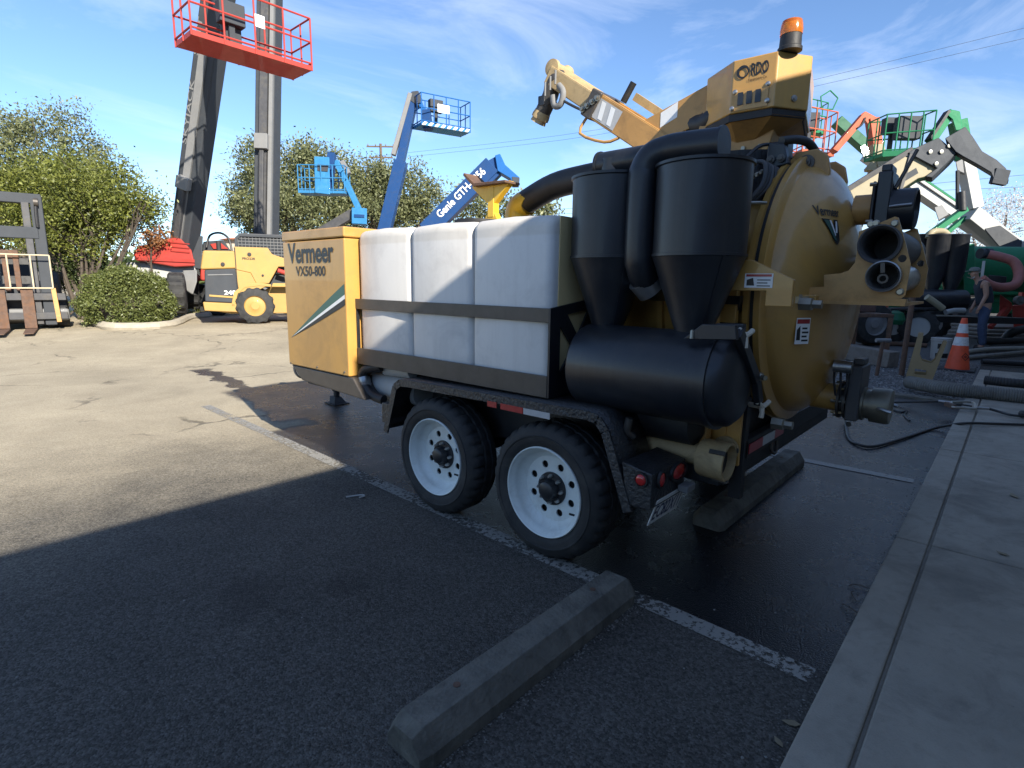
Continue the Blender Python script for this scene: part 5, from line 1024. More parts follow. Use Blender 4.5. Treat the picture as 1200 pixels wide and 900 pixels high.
# ---- blue machines beyond the trailer
def blue_lifts():
    D=23; g=root_at(395,D+.5); t=thing('boom_lift','light blue boom lift with low platform in front of the grey green tree','boom lift',g); lift_base(t,D+.8,392,LBLUE,LGREY,.3)
    p1,p2=Q(350,226,D),Q(404,228,D); p2[2]=p1[2]; basket(t,p1,p2,BV*.8,1.1,LBLUE,LBLUE,LBLUE,5)
    sil([(368,183),(386,184),(387,228),(369,226)],D-.1,.2).build('platform_console',LBLUE,t,bev=.03); sil([(372,192),(385,193),(384,201),(372,200)],D-.13,.02).build('console_screen',DGREY,t)
    MB().beam(Q(389,180,D+.2),Q(385,226,D+.2),.30,.3,-BV).build('platform_mount',NAVY,t,bev=.02)
    MB().beam(Q(394,189,D+.3),Q(423,250,D+.3),.22,.24,-BV).build('jib',LBLUE,t,bev=.02); MB().beam(Q(401,189,D+.4),Q(409,204,D+.4),.18,.2,-BV).build('jib_cover',LGREY,t,bev=.02)
    sil([(412,243),(430,244),(430,263),(412,262)],D,.6).build('boom_head',LBLUE,t,bev=.03); sil([(415,251),(427,251.5),(427,255),(415,254.5)],D-.03,.04).build('head_slot',NAVY,t)
    MB().beam(Q(414,250,D+.4),Q(372,275,D+.6),.36,.34,-BV).build('riser_boom',MGREY,t,bev=.02)
    D=22; g=root_at(440,D+.3); t=thing('boom_lift','blue boom lift with tall leaning boom and wire basket against the sky','boom lift',g); lift_base(t,D+.6,436,BLUE,LGREY,-.4)
    MB().beam(Q(446,290,D+.2),Q(470,190,D),.48,.46,-BV).beam(Q(468,196,D),Q(486,112,D-.1),.30,.38,-BV).build('main_boom',NAVY,t,bev=.02); MB().beam(Q(461,182,D-.15),Q(481,110,D-.25),.17,.22,-BV).build('telescope_section',LGREY,t,bev=.02)
    sil([(482,107),(490,106),(495,116),(490,124),(481,118)],D-.3,.5).build('boom_head',DGREY,t,bev=.02); MB().beam(Q(489,113,D-.2),Q(500,138,D-.2),.16,.18,-BV).build('jib',BLUE,t,bev=.02)
    MB().beam(Q(499,130,D-.2),Q(502,152,D-.2),.35,.3,-BV).build('basket_rotator',NAVY,t,bev=.02)
    p1,p2=Q(494,147,D-.3),Q(551,158,D+1.0); p1=Q(494,146,D-.6); p2=Q(551,158,D+.5); p2[2]=p1[2]; dv=np.cross((0,0,1),_n(p2-p1))*.85; dv=dv if dv@BV>0 else -dv
    basket(t,p1,p2,dv,1.15,BLUE,LBLUE,DGREY,5)
    for k in range(8): a=p1+(p2-p1)*(k/8)-dv*.03; e=(p2-p1)/8; MB().prism([a,a+e*.5,a+e*.9+A3((0,0,.12)),a+e*.4+A3((0,0,.12))],-dv*.01).build('hazard_stripe',WPRINT,t)
    m=p1+(p2-p1)*.32-dv*.01; 
    MB().prism([m+A3((0,0,.55)),m+_n(p2-p1)*.5+A3((0,0,.55)),m+_n(p2-p1)*.5+A3((0,0,.85)),m+A3((0,0,.85))],-dv*.02).build('notice_plate',WPRINT,t)
    D=18; g=root_at(520,D+.5); t=thing('telehandler','navy blue telehandler with angled lettered boom behind the tank','telehandler',g); lift_base(t,D+1.0,520,NAVY,BLUE,.2)
    b0,b1=Q(500,272,D),Q(577,195,D-.3); MB().beam(b0,b1,.55,.62,-BV).build('main_boom',NAVY,t,bev=.02)
    d=_n(b1-b0); dn=_n(np.cross(d,-BV)); dn=dn if dn[2]>0 else -dn; fr_=_n(np.cross(d,dn)); fr_=fr_ if fr_@BV<0 else -fr_
    text('Genie GTH-1056',WPRINT,t,b0+d*.62+fr_*.33-dn*.06,d,dn,2.0,.24,off=.02)
    sil([(552,206),(572,188),(583,182),(590,200),(576,214),(564,216)],D-.5,.7).build('boom_end_plates',NAVY,t,bev=.02); sil([(580,182),(586,180),(592,193),(609,208),(608,213),(600,215),(598,209),(583,200)],D-.6,.55).build('quick_attach_head',BLUE,t,bev=.02)
    sil([(600,207),(609,208),(608,216),(600,216)],D-.62,.6).build('coupler_foot',DGREY,t,bev=.01)
blue_lifts()
# ---- utility pole and wires
def pole(px,pyt,D,label):
    g=A3(root_at(px,D)); t=thing('utility_pole',label,'utility pole',g); top=Q(px,pyt,D)
    MB().cyl(g,A3((g[0],g[1],top[2])),.17,.12,n=10).build('pole_shaft',WOODP,t)
    for k,w in ((0.25,1.3),(1.2,1.1)):
        c=A3((g[0],g[1],top[2]-k)); MB().beam(c-RV*w,c+RV*w,.1,.12).build('crossarm',WOODP,t)
        for s in (-1,-.4,.4,1): MB().lathe(c+RV*w*s*.9+A3((0,0,.06)),(0,0,1),[(0,.03),(.05,.07),(.1,.04),(.15,.06)],8).build('insulator',LGREY,t)
pole(452,178,55,'wooden utility pole behind the grey green trees')
def wire(pts,label,r=.011):
    P=[Q(*p) for p in pts]; o=MB().tube(P,r,5,6).build('overhead_wire',BLKM); tag(o,label,'wire','overhead power lines')
wire([(250,207,60),(452,182,55),(700,152,48),(960,92,40),(1300,8,34)],'upper power line sagging across the sky above the trailer')
wire([(250,214,60),(452,187,55),(700,158,48),(960,100,40),(1300,22,34)],'lower power line sagging across the sky above the trailer')
wire([(640,246,60),(985,224,55),(1200,205,50),(1300,196,48)],'upper power line crossing low behind the right hand booms',.016)
wire([(640,252,60),(985,229,55),(1200,219,50),(1300,214,48)],'lower power line crossing low behind the right hand booms',.016)
wire([(180,281,60),(230,271,60),(300,262,58),(420,250,55)],'power line hanging low behind the two dark booms')
# ================================================================== YARD BEHIND, RIGHT
def bm(par,nm,mt,a,c,w,h,bev=.015,w2=None,h2=None): return MB().beam(a,c,w,h,-BV,w2,h2).build(nm,mt,par,bev=bev)
def telehandler():
    D=11.5; g=root_at(960,D+1.5); t=thing('telehandler','cream telehandler with raised boom and black hooked boom head','telehandler',g)
    gA,ax,ay=lift_base(t,D+1.8,930,CREAM,DGREY,.1)
    sil([(930,262),(984,231),(1069,176),(1100,196),(1093,205),(1076,209),(1030,239),(975,275)],D,.55).build('main_boom',CREAM,t,bev=.02)
    MB().beam(Q(935,258,D-.02),Q(1069,175,D-.02),.10,.06,-BV).build('boom_top_edge',BLKM,t)
    sil([(1064,179),(1075,172),(1100,161),(1121,179),(1113,188),(1092,208),(1084,207),(1098,197)],D-.08,.66).build('boom_nose',DGREY,t,bev=.02)
    sil([(1107,162),(1131,148),(1140,160),(1151,177),(1168,187),(1179,197),(1182.5,212),(1165,211),(1161,202),(1146,193),(1128,183),(1120,178)],D-.14,.5).build('boom_hook_head',DGREY,t,bev=.02)
    for p in ((1131,172),(1103,178),(1097,192),(1112,171),(1090,178)): MB().lathe(Q(*p,D-.10),-BV,[(0,.04),(.02,.04),(.022,.02)],10).build('boom_pin',ZINC,t)
    a=Q(1044,222,D-.02); c=Q(1076,203,D-.02); d=_n(c-a); n=_n(np.cross(d,-BV)); n=n if n[2]>0 else -n
    dl=MB().prism([a,c,c+n*.12,a+n*.12],-BV*.008).build('name_panel',DGREY,t); 
    MB().beam(Q(1055,222,D-.3),Q(1067,181,D-.3),.06,.06,-BV).build('hose_bar',BLKM,t)
    MB().beam(Q(1163,206,D-.1),Q(1180,209,D-.1),.3,.10,-BV).build('coupler_foot',DGREY,t,bev=.01)
telehandler()
def orange_lift():
    D=19; g=root_at(1000,D+1); t=thing('boom_lift','orange boom lift with small orange basket and folded jib','boom lift',g); lift_base(t,D+1.2,1003,ORNG,CREAM,.2)
    p1,p2=Q(940,178,D),Q(977,179,D+.6); p2[2]=p1[2]; basket(t,p1,p2,BV*.8,1.45,ORNG,ORNG,DGREY,4)
    bm(t,'jib',ORNG,Q(976,178,D),Q(1012,136,D),.20,.24); sil([(1008,134),(1014,130),(1029,138),(1030,148),(1018,147)],D-.1,.5).build('jib_knuckle',ORNG,t,bev=.03)
    bm(t,'upper_boom',ORNG,Q(1022,140,D),Q(1026,171,D),.32,.32); bm(t,'boom_link',CREAM,Q(1026,169,D),Q(1033,198,D),.36,.30); sil([(1012,199),(1028,180),(1036,196),(1030,200)],D-.1,.5).build('boom_bracket',CREAM,t,bev=.02)
    bm(t,'riser_boom',CREAM,Q(1030,196,D+.2),Q(990,290,D+.8),.4,.4)
    MB().tube([Q(1005,150,D-.15),Q(1010,146,D-.15),Q(1014,138,D-.15)],.03,6,3).build('jib_hose',HOSEB,t)
orange_lift()
def green_lifts():
    D=22; g=root_at(1180,D+1); t=thing('boom_lift','green and white boom lift whose green boom passes behind the orange basket','boom lift',g); lift_base(t,D+1.4,1195,GREEN,LGREY,.2)
    p1,p2=Q(929,150,D),Q(968,148,D+.8); p2[2]=p1[2]; basket(t,p1,p2,BV*.8,1.2,GREEN,GREEN,DGREY,4)
    rails([(Q(963,128,D),Q(962,113,D)),(Q(962,113,D),Q(973,106,D)),(Q(973,106,D),Q(982,115,D)),(Q(982,115,D),Q(976,128,D)),(Q(963,128,D),Q(976,128,D))],.025,GREEN,t,'basket_cage')
    bm(t,'fly_boom',DGREEN,Q(980,142,D),Q(1018,176,D),.36,.42); sil([(1008,172),(1018,166),(1022,184),(1012,184)],D-.2,.5).build('boom_nose_collar',LGREY,t,bev=.02)
    b0,b1=Q(1016,180,D),Q(1200,305,D+.4); bm(t,'main_boom',PWHITE,b0,b1,.50,.50); d=_n(b1-b0); n=_n(np.cross(d,-BV)); n=n if n[2]>0 else -n
    MB().beam(b0+n*.27,b1+n*.27,.52,.08,-BV if False else n).build('boom_green_edge',GREEN,t); MB().beam(b0-BV*.27+n*.08,b1-BV*.27+n*.08,.10,.03,n).build('boom_power_track',MGREY,t)
    sil([(1095,243),(1104,240),(1112,251),(1100,258)],D-.4,.6).build('cylinder_bracket',LGREY,t,bev=.02)
    D=17; g=root_at(1150,D+1); t=thing('boom_lift','green boom lift with large green basket and white upright mast','boom lift',g); lift_base(t,D+1.3,1160,GREEN,GREEN,-.2)
    p1,p2=Q(1034,184,D),Q(1090,174,D-1.2); p1=Q(1034,183,D+.2); p2=Q(1092,172,D-.3); p2[2]=p1[2]; dv=BV*.9; basket(t,p1,p2,dv,1.2,GREEN,GREEN,DGREY,5)
    MB().prism([p1-A3((0,0,.02)),p2-A3((0,0,.02)),p2+A3((0,0,.14)),p1+A3((0,0,.14))],-dv*.03).build('toe_board',GREEN,t)
    c=p1+(p2-p1)*.62; bm(t,'control_console',DGREY,c+dv*.4+A3((0,0,.5)),c+dv*.4+A3((0,0,1.15)),.7,.3)
    bm(t,'jib',GREEN,Q(1090,166,D),Q(1113,132,D),.22,.28); MB().beam(Q(1088,164,D-.2),Q(1110,131,D-.2),.08,.2,-BV).build('jib_cylinder',BLKM,t)
    sil([(1108,133),(1116,128),(1125,130),(1127,142),(1128,152),(1120,153),(1116,140)],D-.2,.5).build('jib_knuckle',GREEN,t,bev=.03)
    bm(t,'upright_mast',PWHITE,Q(1130,182,D+.3),Q(1142,245,D+.3),.34,.34); bm(t,'mast_head',GREEN,Q(1122,142,D+.2),Q(1130,186,D+.3),.36,.36); sil([(1120,190),(1128,186),(1130,203),(1122,200)],D,.4).build('mast_bracket',LGREY,t,bev=.02)
    MB().cyl(Q(1122,200,D),Q(1122,245,D),.05,n=8).build('link_cylinder',BLKM,t); MB().cyl(Q(1127,225,D-.1),Q(1128,247,D-.1),.10,n=10).build('link_cylinder_body',BLKM,t)
    bm(t,'lower_link',GREEN,Q(1089,275,D),Q(1131,245,D),.16,.22); bm(t,'lower_link',GREEN,Q(1106,275,D+.4),Q(1131,255,D+.4),.12,.18); bm(t,'tower_boom',PWHITE,Q(1135,250,D+.3),Q(1198,300,D+.6),.44,.46)
    sil([(1153,268),(1172,264),(1198,283),(1196,302),(1180,300)],D-.3,.9).build('boom_end_cover',DGREY,t,bev=.03)
green_lifts()
# ---- second vacuum trailer, green
def green_trailer():
    D=13.2; g=A3(root_at(1110,D)); t=thing('green_vacuum_trailer','green vacuum trailer with black hoppers and pink hose standing past the gravel','trailer',g); up=A3((0,0,1))
    def hop(px,D_):
        c=Q(px,300,D_); zt=Q(px,275,D_)[2]; zm=Q(px,318,D_)[2]; zb=Q(px,342,D_)[2]; r=.24
        MB().lathe(A3((c[0],c[1],zt)),(0,0,-1),[(0,0),(0,r),(.02,r*1.05),(.04,r),(zt-zm,r),(zt-zb,.11),(zt-zb+.05,.11)],24,False).build('cyclone_hopper',BLK,t)
    hop(1098,D); hop(1119,D-.1); hop(1080,D+.5)
    MB().tube([Q(1088,279,D),Q(1092,272,D),Q(1105,271,D),Q(1112,277,D)],.07,10,4).build('crossover_pipe',CREAM,t)
    q=Q(1105,352,D-.1); MB().cyl(q-RV*.85,q+RV*.45,.25,n=24).build('silencer_drum',BLK,t)
    c=Q(1160,315,D+1.0); MB().lathe(c-RV*1.1,RV,[(0,0),(0,.45),(.08,.55),(1.9,.55),(2.0,.58),(2.02,.45),(2.15,.2),(2.17,0)],32,False).build('debris_tank',GREEN,t)
    sil([(1128,288),(1142,285),(1144,345),(1130,345)],D+.3,.5).build('tank_panel',GREEN,t,bev=.03)
    MB().beam(Q(1040,372,D),Q(1185,375,D),.9,.14,up).build('chassis_frame',BLKM,t,bev=.01)
    tyre(t,Q(1076,383,D-.5),-BV*.82-RV*.56,.40,.26,None,lug=14,rimm=PWHITE); tyre(t,Q(1046,381,D-.2),-BV*.82-RV*.56,.40,.26,None,lug=14,rimm=PWHITE); tyre(t,Q(1092,380,D+1.2),-BV*.82-RV*.56,.40,.26,None,lug=14,rimm=PWHITE); tyre(t,Q(1062,379,D+1.4),-BV*.82-RV*.56,.40,.26,None,lug=14,rimm=PWHITE)
    MB().beam(Q(1040,362,D-.6),Q(1098,362,D-.6),.3,.05,up).build('fender',BLKM,t,bev=.01)
    sil([(1040,342),(1062,342),(1064,372),(1042,372)],D+.2,.6).build('pump_cabinet',DGREEN,t,bev=.03)
    MB().lathe(Q(1048,380,D-.8),(0,0,1),[(0,.16),(.1,.2),(.25,.15),(.3,.05)],16).build('pump_motor',DGREEN,t)
    MB().tube([Q(1108,366,D-.6),Q(1118,364,D-.6),Q(1130,364,D-.6)],.06,12,2).build('white_pipe',PWHITE,t)
    MB().tube([Q(1086,348,D-.8),Q(1092,352,D-.8),Q(1100,358,D-.8),Q(1105,362,D-.8)],.07,12,3).build('hose_fitting',CREAM,t)
    MB().tube([Q(1158,298,D-.2),Q(1172,301,D-.3),Q(1188,307,D-.4),Q(1194,320,D-.5),Q(1190,333,D-.6),Q(1175,337,D-.7),Q(1160,334,D-.8),Q(1150,327,D-.8)],.10,16,6).build('pink_hose',PINK,t,smooth=60)
    vv=MB().lathe(Q(1148,297,D-.15),RV,[(0,.12),(.06,.12),(.07,.09),(.12,.09),(.13,.12),(.25,.12)],20).build('hose_valve',DGREY,t)
    sil([(1158,322),(1180,324),(1178,342),(1160,340)],D-.3,.25).build('valve_rack',BLKM,t,bev=.02); MB().beam(Q(1153,306,D-.3),Q(1150,330,D-.3),.05,.05).build('light_strip',PWHITE,t)
green_trailer()
# ---- red machine at the far right
def red_machine():
    D=14.5; g=A3(root_at(1200,D)); t=thing('red_plough','red steel plough attachment among parts at the right edge','plough',g)
    sil([(1172,345),(1186,355),(1186,362),(1176,376),(1171,366)],D,.12).build('blade',REDP,t,bev=.01); MB().beam(Q(1180,360,D),Q(1160,384,D-.2),.10,.10).build('arm',REDP,t,bev=.01); MB().beam(Q(1205,320,D+.3),Q(1200,372,D+.3),.25,.25).build('tower',REDP,t,bev=.01)
    sil([(1186,358),(1215,356),(1215,384),(1188,386)],D+.1,.7).build('hopper',REDP,t,bev=.02); MB().lathe(Q(1192,352,D),(-BV),[(0,.12),(.1,.12),(.1,.05),(.2,.05)],14).build('gearbox',LGREY,t)
red_machine()
# ---- rusty work table and timber
def table():
    D=10.8; g=A3(root_at(1022,D)); t=thing('steel_work_table','rusty steel work table behind the trailer door','table',g)
    z=Q(1020,372,D)[2]; a=Q(992,370,D); b_=Q(1048,370,D); 
    a[2]=b_[2]=z; MB().prism([a,b_,b_+BV*1.2,a+BV*1.2],(0,0,.07)).build('tabletop',RUST,t,bev=.01)
    for p in (a+RV*.06,b_-RV*.06,b_+BV*1.1-RV*.06,a+BV*1.1+RV*.06): MB().beam(p,A3((p[0],p[1],terr(p[0],p[1]))),.08,.08,(1,0,0)).build('leg',RUST,t)
    q=MB().beam(a+BV*.5+RV*.15+A3((0,0,.22)),b_+BV*.5-RV*.2+A3((0,0,.22)),.5,.26).build('parts_tray',pm('brown_steel',(.09,.05,.04),.7,0,.3,8),t,bev=.02)
table()
def simple(name,label,cat,b,mt,bev=0,group=None,smooth=38):
    o=b.build(name,mt,None,bev,smooth=smooth); return tag(o,label,cat,group)
def G3(px,py,dz=0): p=gnd(px,py); return p+A3((0,0,dz))
simple('timber_beam','squared grey timber beam lying on the gravel behind the trailer','timber',MB().beam(G3(985,420,.16),G3(1046,432,.16),.28,.28),WOODM,.01)
for k,(x0,y0,x1,y1) in enumerate(((1010,404,1085,408),(1012,400,1088,403))):
    simple('steel_tube',('thin rusty tube lying lowest before the green trailer wheels','thin rusty tube lying on top, closer to the green trailer wheels')[k],'tube',MB().cyl(G3(x0,y0,.06+.06*k),G3(x1,y1,.06+.06*k),.05,n=12),RUST,0,'rusty tubes before the green trailer')
# posts
def post(pb,pt,label,r=.03,tbar=False):
    b0=G3(*pb); D=(b0-CAM)@A3(-R3[:,2]); tp=Q(*pt,D); t=thing('steel_post',label,'post',b0); MB().cyl(b0,tp,r,n=12).build('post_shaft',RUST,t)
    if tbar: MB().cyl(tp-RV*.12,tp+RV*.12,.035,n=12).build('cross_handle',LGREY,t)
    else: MB().lathe(tp-A3((0,0,.02)),(0,0,1),[(0,r),(.01,r*1.4),(.03,r*1.4)],12).build('post_cap',RUST,t)
    return t
post((1056,441),(1070,345),'tall leaning rusty steel post standing in the gravel',.042); post((1027,441),(1035,399),'short rusty post with pale cross handle',.03,True)
# traffic cone
def cone():
    g=G3(1121,434); t=thing('traffic_cone','orange traffic cone with white bands and black base','traffic cone',g); u=A3((0,0,1)); H=.92
    def rr(z): return .185-(.185-.042)*z/H
    BK=MB().box(g+A3((-.26,-.26,0)),g+A3((.26,.26,.035))).build('base',BLKM,t,bev=.015)
    OR=pm('cone_orange',(.72,.085,.03),.5,0,.08,10,0,60,0,(.3,.06,.03),.4,8); WH=pm('cone_white',(.62,.62,.62),.45,0,.06,10,0,60,0,(.25,.24,.22),.6,14)
    for z0,z1,m,n_ in ((.035,.45,OR,'cone_body'),(.45,.60,WH,'reflective_band'),(.60,.67,OR,'cone_middle'),(.67,.83,WH,'reflective_band'),(.83,.93,OR,'cone_tip')):
        e=.004 if m is WH else 0; MB().lathe(g+u*z0,u,[(0,rr(z0)+e),(z1-z0,rr(z1)+e)],28,n_=='cone_tip').build(n_,m,t)
    n=-BV; c=g+u*.26+n*(rr(.26)+.003)
    def fr_(a,b_,w): return c+RV*a+u*b_+n*w+(-n)*(.14*b_)
    s=.07; MB().plate([[(0,-s),(s,0),(0,s),(-s,0)],[(0,-s*.8),(s*.8,0),(0,s*.8),(-s*.8,0)]],.002,fr_).plate([[(0,-s*.35),(s*.35,0),(0,s*.35),(-s*.35,0)],[(0,-s*.15),(s*.15,0),(0,s*.15),(-s*.15,0)]],.002,fr_).build('diamond_logo',INK,t)
cone()
def bucket():
    g=G3(1100,421); t=thing('plastic_bucket','white plastic bucket with black label beside the cone','bucket',g); u=A3((0,0,1)); s=1.1
    MB().lathe(g,u,[(0,0),(0,.13*s),(.33*s,.15*s),(.335*s,.16*s),(.35*s,.16*s),(.355*s,.152*s),(.37*s,.158*s),(.385*s,.155*s),(.39*s,.0)],28,False).build('pail',PWHITE,t)
    for z0,z1,a0,a1 in ((.20,.29,-.95,-.3),(.04,.12,-1.1,.4)):
        b=MB(); vs=[];n=8
        bn=math.atan2(-BV[1],-BV[0])
        for i in range(n+1):
            a=bn+a0+(a1-a0)*i/n
            for z in (z0,z1): r=(.13+.02*z/.33)*s+.003; vs.append(g+A3((r*math.cos(a),r*math.sin(a),z*s)))
        b.add(vs,[(2*i,2*i+2,2*i+3,2*i+1) for i in range(n)]).build('pail_label',INK,t)
bucket()
def sawhorse():
    g=G3(1082,449); t=thing('sawhorse_stand','tan plastic sawhorse leg stand on the gravel','sawhorse',g); D=(g-CAM)@A3(-R3[:,2])
    def loc(px,py): return ((px-1082)/657*D,(449-py)/657*D)
    o=[loc(*p) for p in ((1060,446),(1068,392),(1074,392),(1073,418),(1077,424),(1088,426),(1092,422),(1099,400),(1103,400),(1091,449))]
    h=[loc(*p) for p in ((1069.5,433),(1084.5,434),(1084,440),(1070,440))]
    lean=.22
    VD=vdir(1082); VP=_n(np.cross(VD,(0,0,1))); sc_=math.hypot(1,482/657)**0*.80
    def fr_(a,b_,w): return g+VP*a*sc_+A3((0,0,b_))+VD*(w+b_*lean)
    MB().plate([o,h],.05,fr_).build('front_leg_panel',WOODT,t)
    def fr2(a,b_,w): return g+VP*a*sc_+A3((0,0,b_))+VD*(.5+w-b_*.15)
    MB().plate([o,h],.05,fr2).build('rear_leg_panel',WOODT,t)
    MB().beam(fr_(o[1][0]+.05,o[1][1]-.1,0),fr2(o[1][0]+.05,o[1][1]-.1,0),.05,.05).build('spreader',WOODT,t)
sawhorse()
# ---- hoses on the sidewalk and beyond
def ribbed(pts,r,label,mt,name='ribbed_hose',nr=70,amp=.008):
    P=[A3(p) for p in pts]; ln=sum(np.linalg.norm(P[i+1]-P[i]) for i in range(len(P)-1)); k=max(1,int(nr*4/(len(P)-1)))
    m=k*(len(P)-1)+1; rs=np.array([r+amp*(1 if (i//2)%2 else -1)*.5 for i in range(m)])
    b=MB().tube(P,r,18,k,rs=rs); o=b.build(name,mt,None,smooth=20); return tag(o,label,'hose')
def Sw(px,py,dz): p=gz(px,py,SWZ); return p+A3((0,0,dz))
ribbed([G3(1063,459,.14),Sw(1110,462,.07),Sw(1160,468,.075),Sw(1215,474,.075)],.085,'thick ribbed grey suction hose lying across the sidewalk edge',HOSEG,nr=60,amp=.012)
ribbed([Sw(1153,450,.06),Sw(1180,453,.06),Sw(1225,457,.06)],.065,'smooth black hose end lying on the far sidewalk',HOSEB,'black_hose',20,.004)
for k,(pts,r,m,l) in enumerate(((((1125,424),(1165,420),(1215,415)),.045,HOSEG,'long pale grey hose lying behind the traffic cone'),(((1128,417),(1160,413),(1215,412)),.05,pm('pale_hose',(.26,.25,.22),.6,0,.2,8),'shorter pale hose nearest the man\'s boots'),(((1148,405),(1180,404),(1215,402)),.07,HOSEB,'black hose lying straight past the boards'),(((1150,428),(1185,430),(1220,432)),.05,HOSEB,'black hose lying between the grey hoses and the sidewalk'))):
    simple('hose',l,'hose',MB().tube([G3(*p,r+.02) for p in pts],r,12,5),m)
simple('bent_hose','short bent black hose resting on grey boards at the right edge','hose',MB().tube([Q(1178,398,13.4),Q(1184,391,13.3),Q(1194,387,13.2),Q(1215,384,13.2)],.10,12,5),HOSEB)
bt=thing('board_stack','stack of flat grey boards lying past the hoses at the right edge','boards',G3(1175,400))
for k in range(4):
    a=G3(1150+4*k,399-2*k,.03+.05*k); MB().prism([a,a+RV*2.2,a+RV*2.0+BV*1.3,a-RV*.1+BV*1.3],(0,0,.045)).build('board',WOODM,bt,bev=.006)
# spray lance and black water hose
wn=thing('spray_gun','metal spray gun with trigger lying at the sidewalk edge','spray gun',Sw(1120,483,.0))
MB().cyl(G3(1046,474,.03),Sw(1100,475,.05),.014,n=10).build('lance',HOSEB,wn); MB().cyl(Sw(1099,475,.05),Sw(1114,477,.05),.018,n=10).build('lance_fitting',ALU,wn)
gq=[Sw(x,y,.05) for x,y in ((1114,476),(1138,476),(1142,483),(1140,484),(1128,483),(1116,482))]; MB().tube(gq+[gq[0]],.014,8,4).build('grip',pm('gun_grey',(.32,.30,.26),.4,.5),wn); MB().tube([Sw(1118,479,.05),Sw(1128,479.5,.05),Sw(1138,481,.05)],.009,8,3).build('trigger',BLKM,wn); MB().beam(Sw(1108,478,.05),Sw(1118,482,.05),.05,.05).build('valve_body',RUST,wn,bev=.008)
MB().cyl(Sw(1142,483,.05),Sw(1158,484,.05),.015,n=10).build('swivel_joint',ALU,wn)
simple('water_hose','thin black water hose from the spray gun to a connector','hose',MB().tube([Sw(1158,484,.05),Sw(1172,486,.03),Sw(1188,490,.03),Sw(1215,491,.03)],.014,10,5).lathe(Sw(1195,490,.045),RV,[(0,.02),(.01,.04),(.06,.04),(.07,.02)],12),HOSEB)
vh=A3((XC-.05,.60,.73))
simple('supply_hose','thin black hose looping from the drain valve across the wet asphalt onto the sidewalk','hose',MB().tube([vh,G3(989,497,.12),G3(994,514,.02),G3(1006,523,.018),G3(1025,525,.018),G3(1060,515,.018),G3(1095,504,.02),Sw(1128,498.5,.02),Sw(1170,499,.02),Sw(1225,501,.02)],.014,10,7),HOSEB)
simple('rope_loop','small tangled rope loop beside the lance on the asphalt','rope',MB().tube([G3(1047,481,.012),G3(1056,484,.012),G3(1063,482,.012),G3(1060,488,.012),G3(1066,494,.012)],.010,6,5),HOSEB)
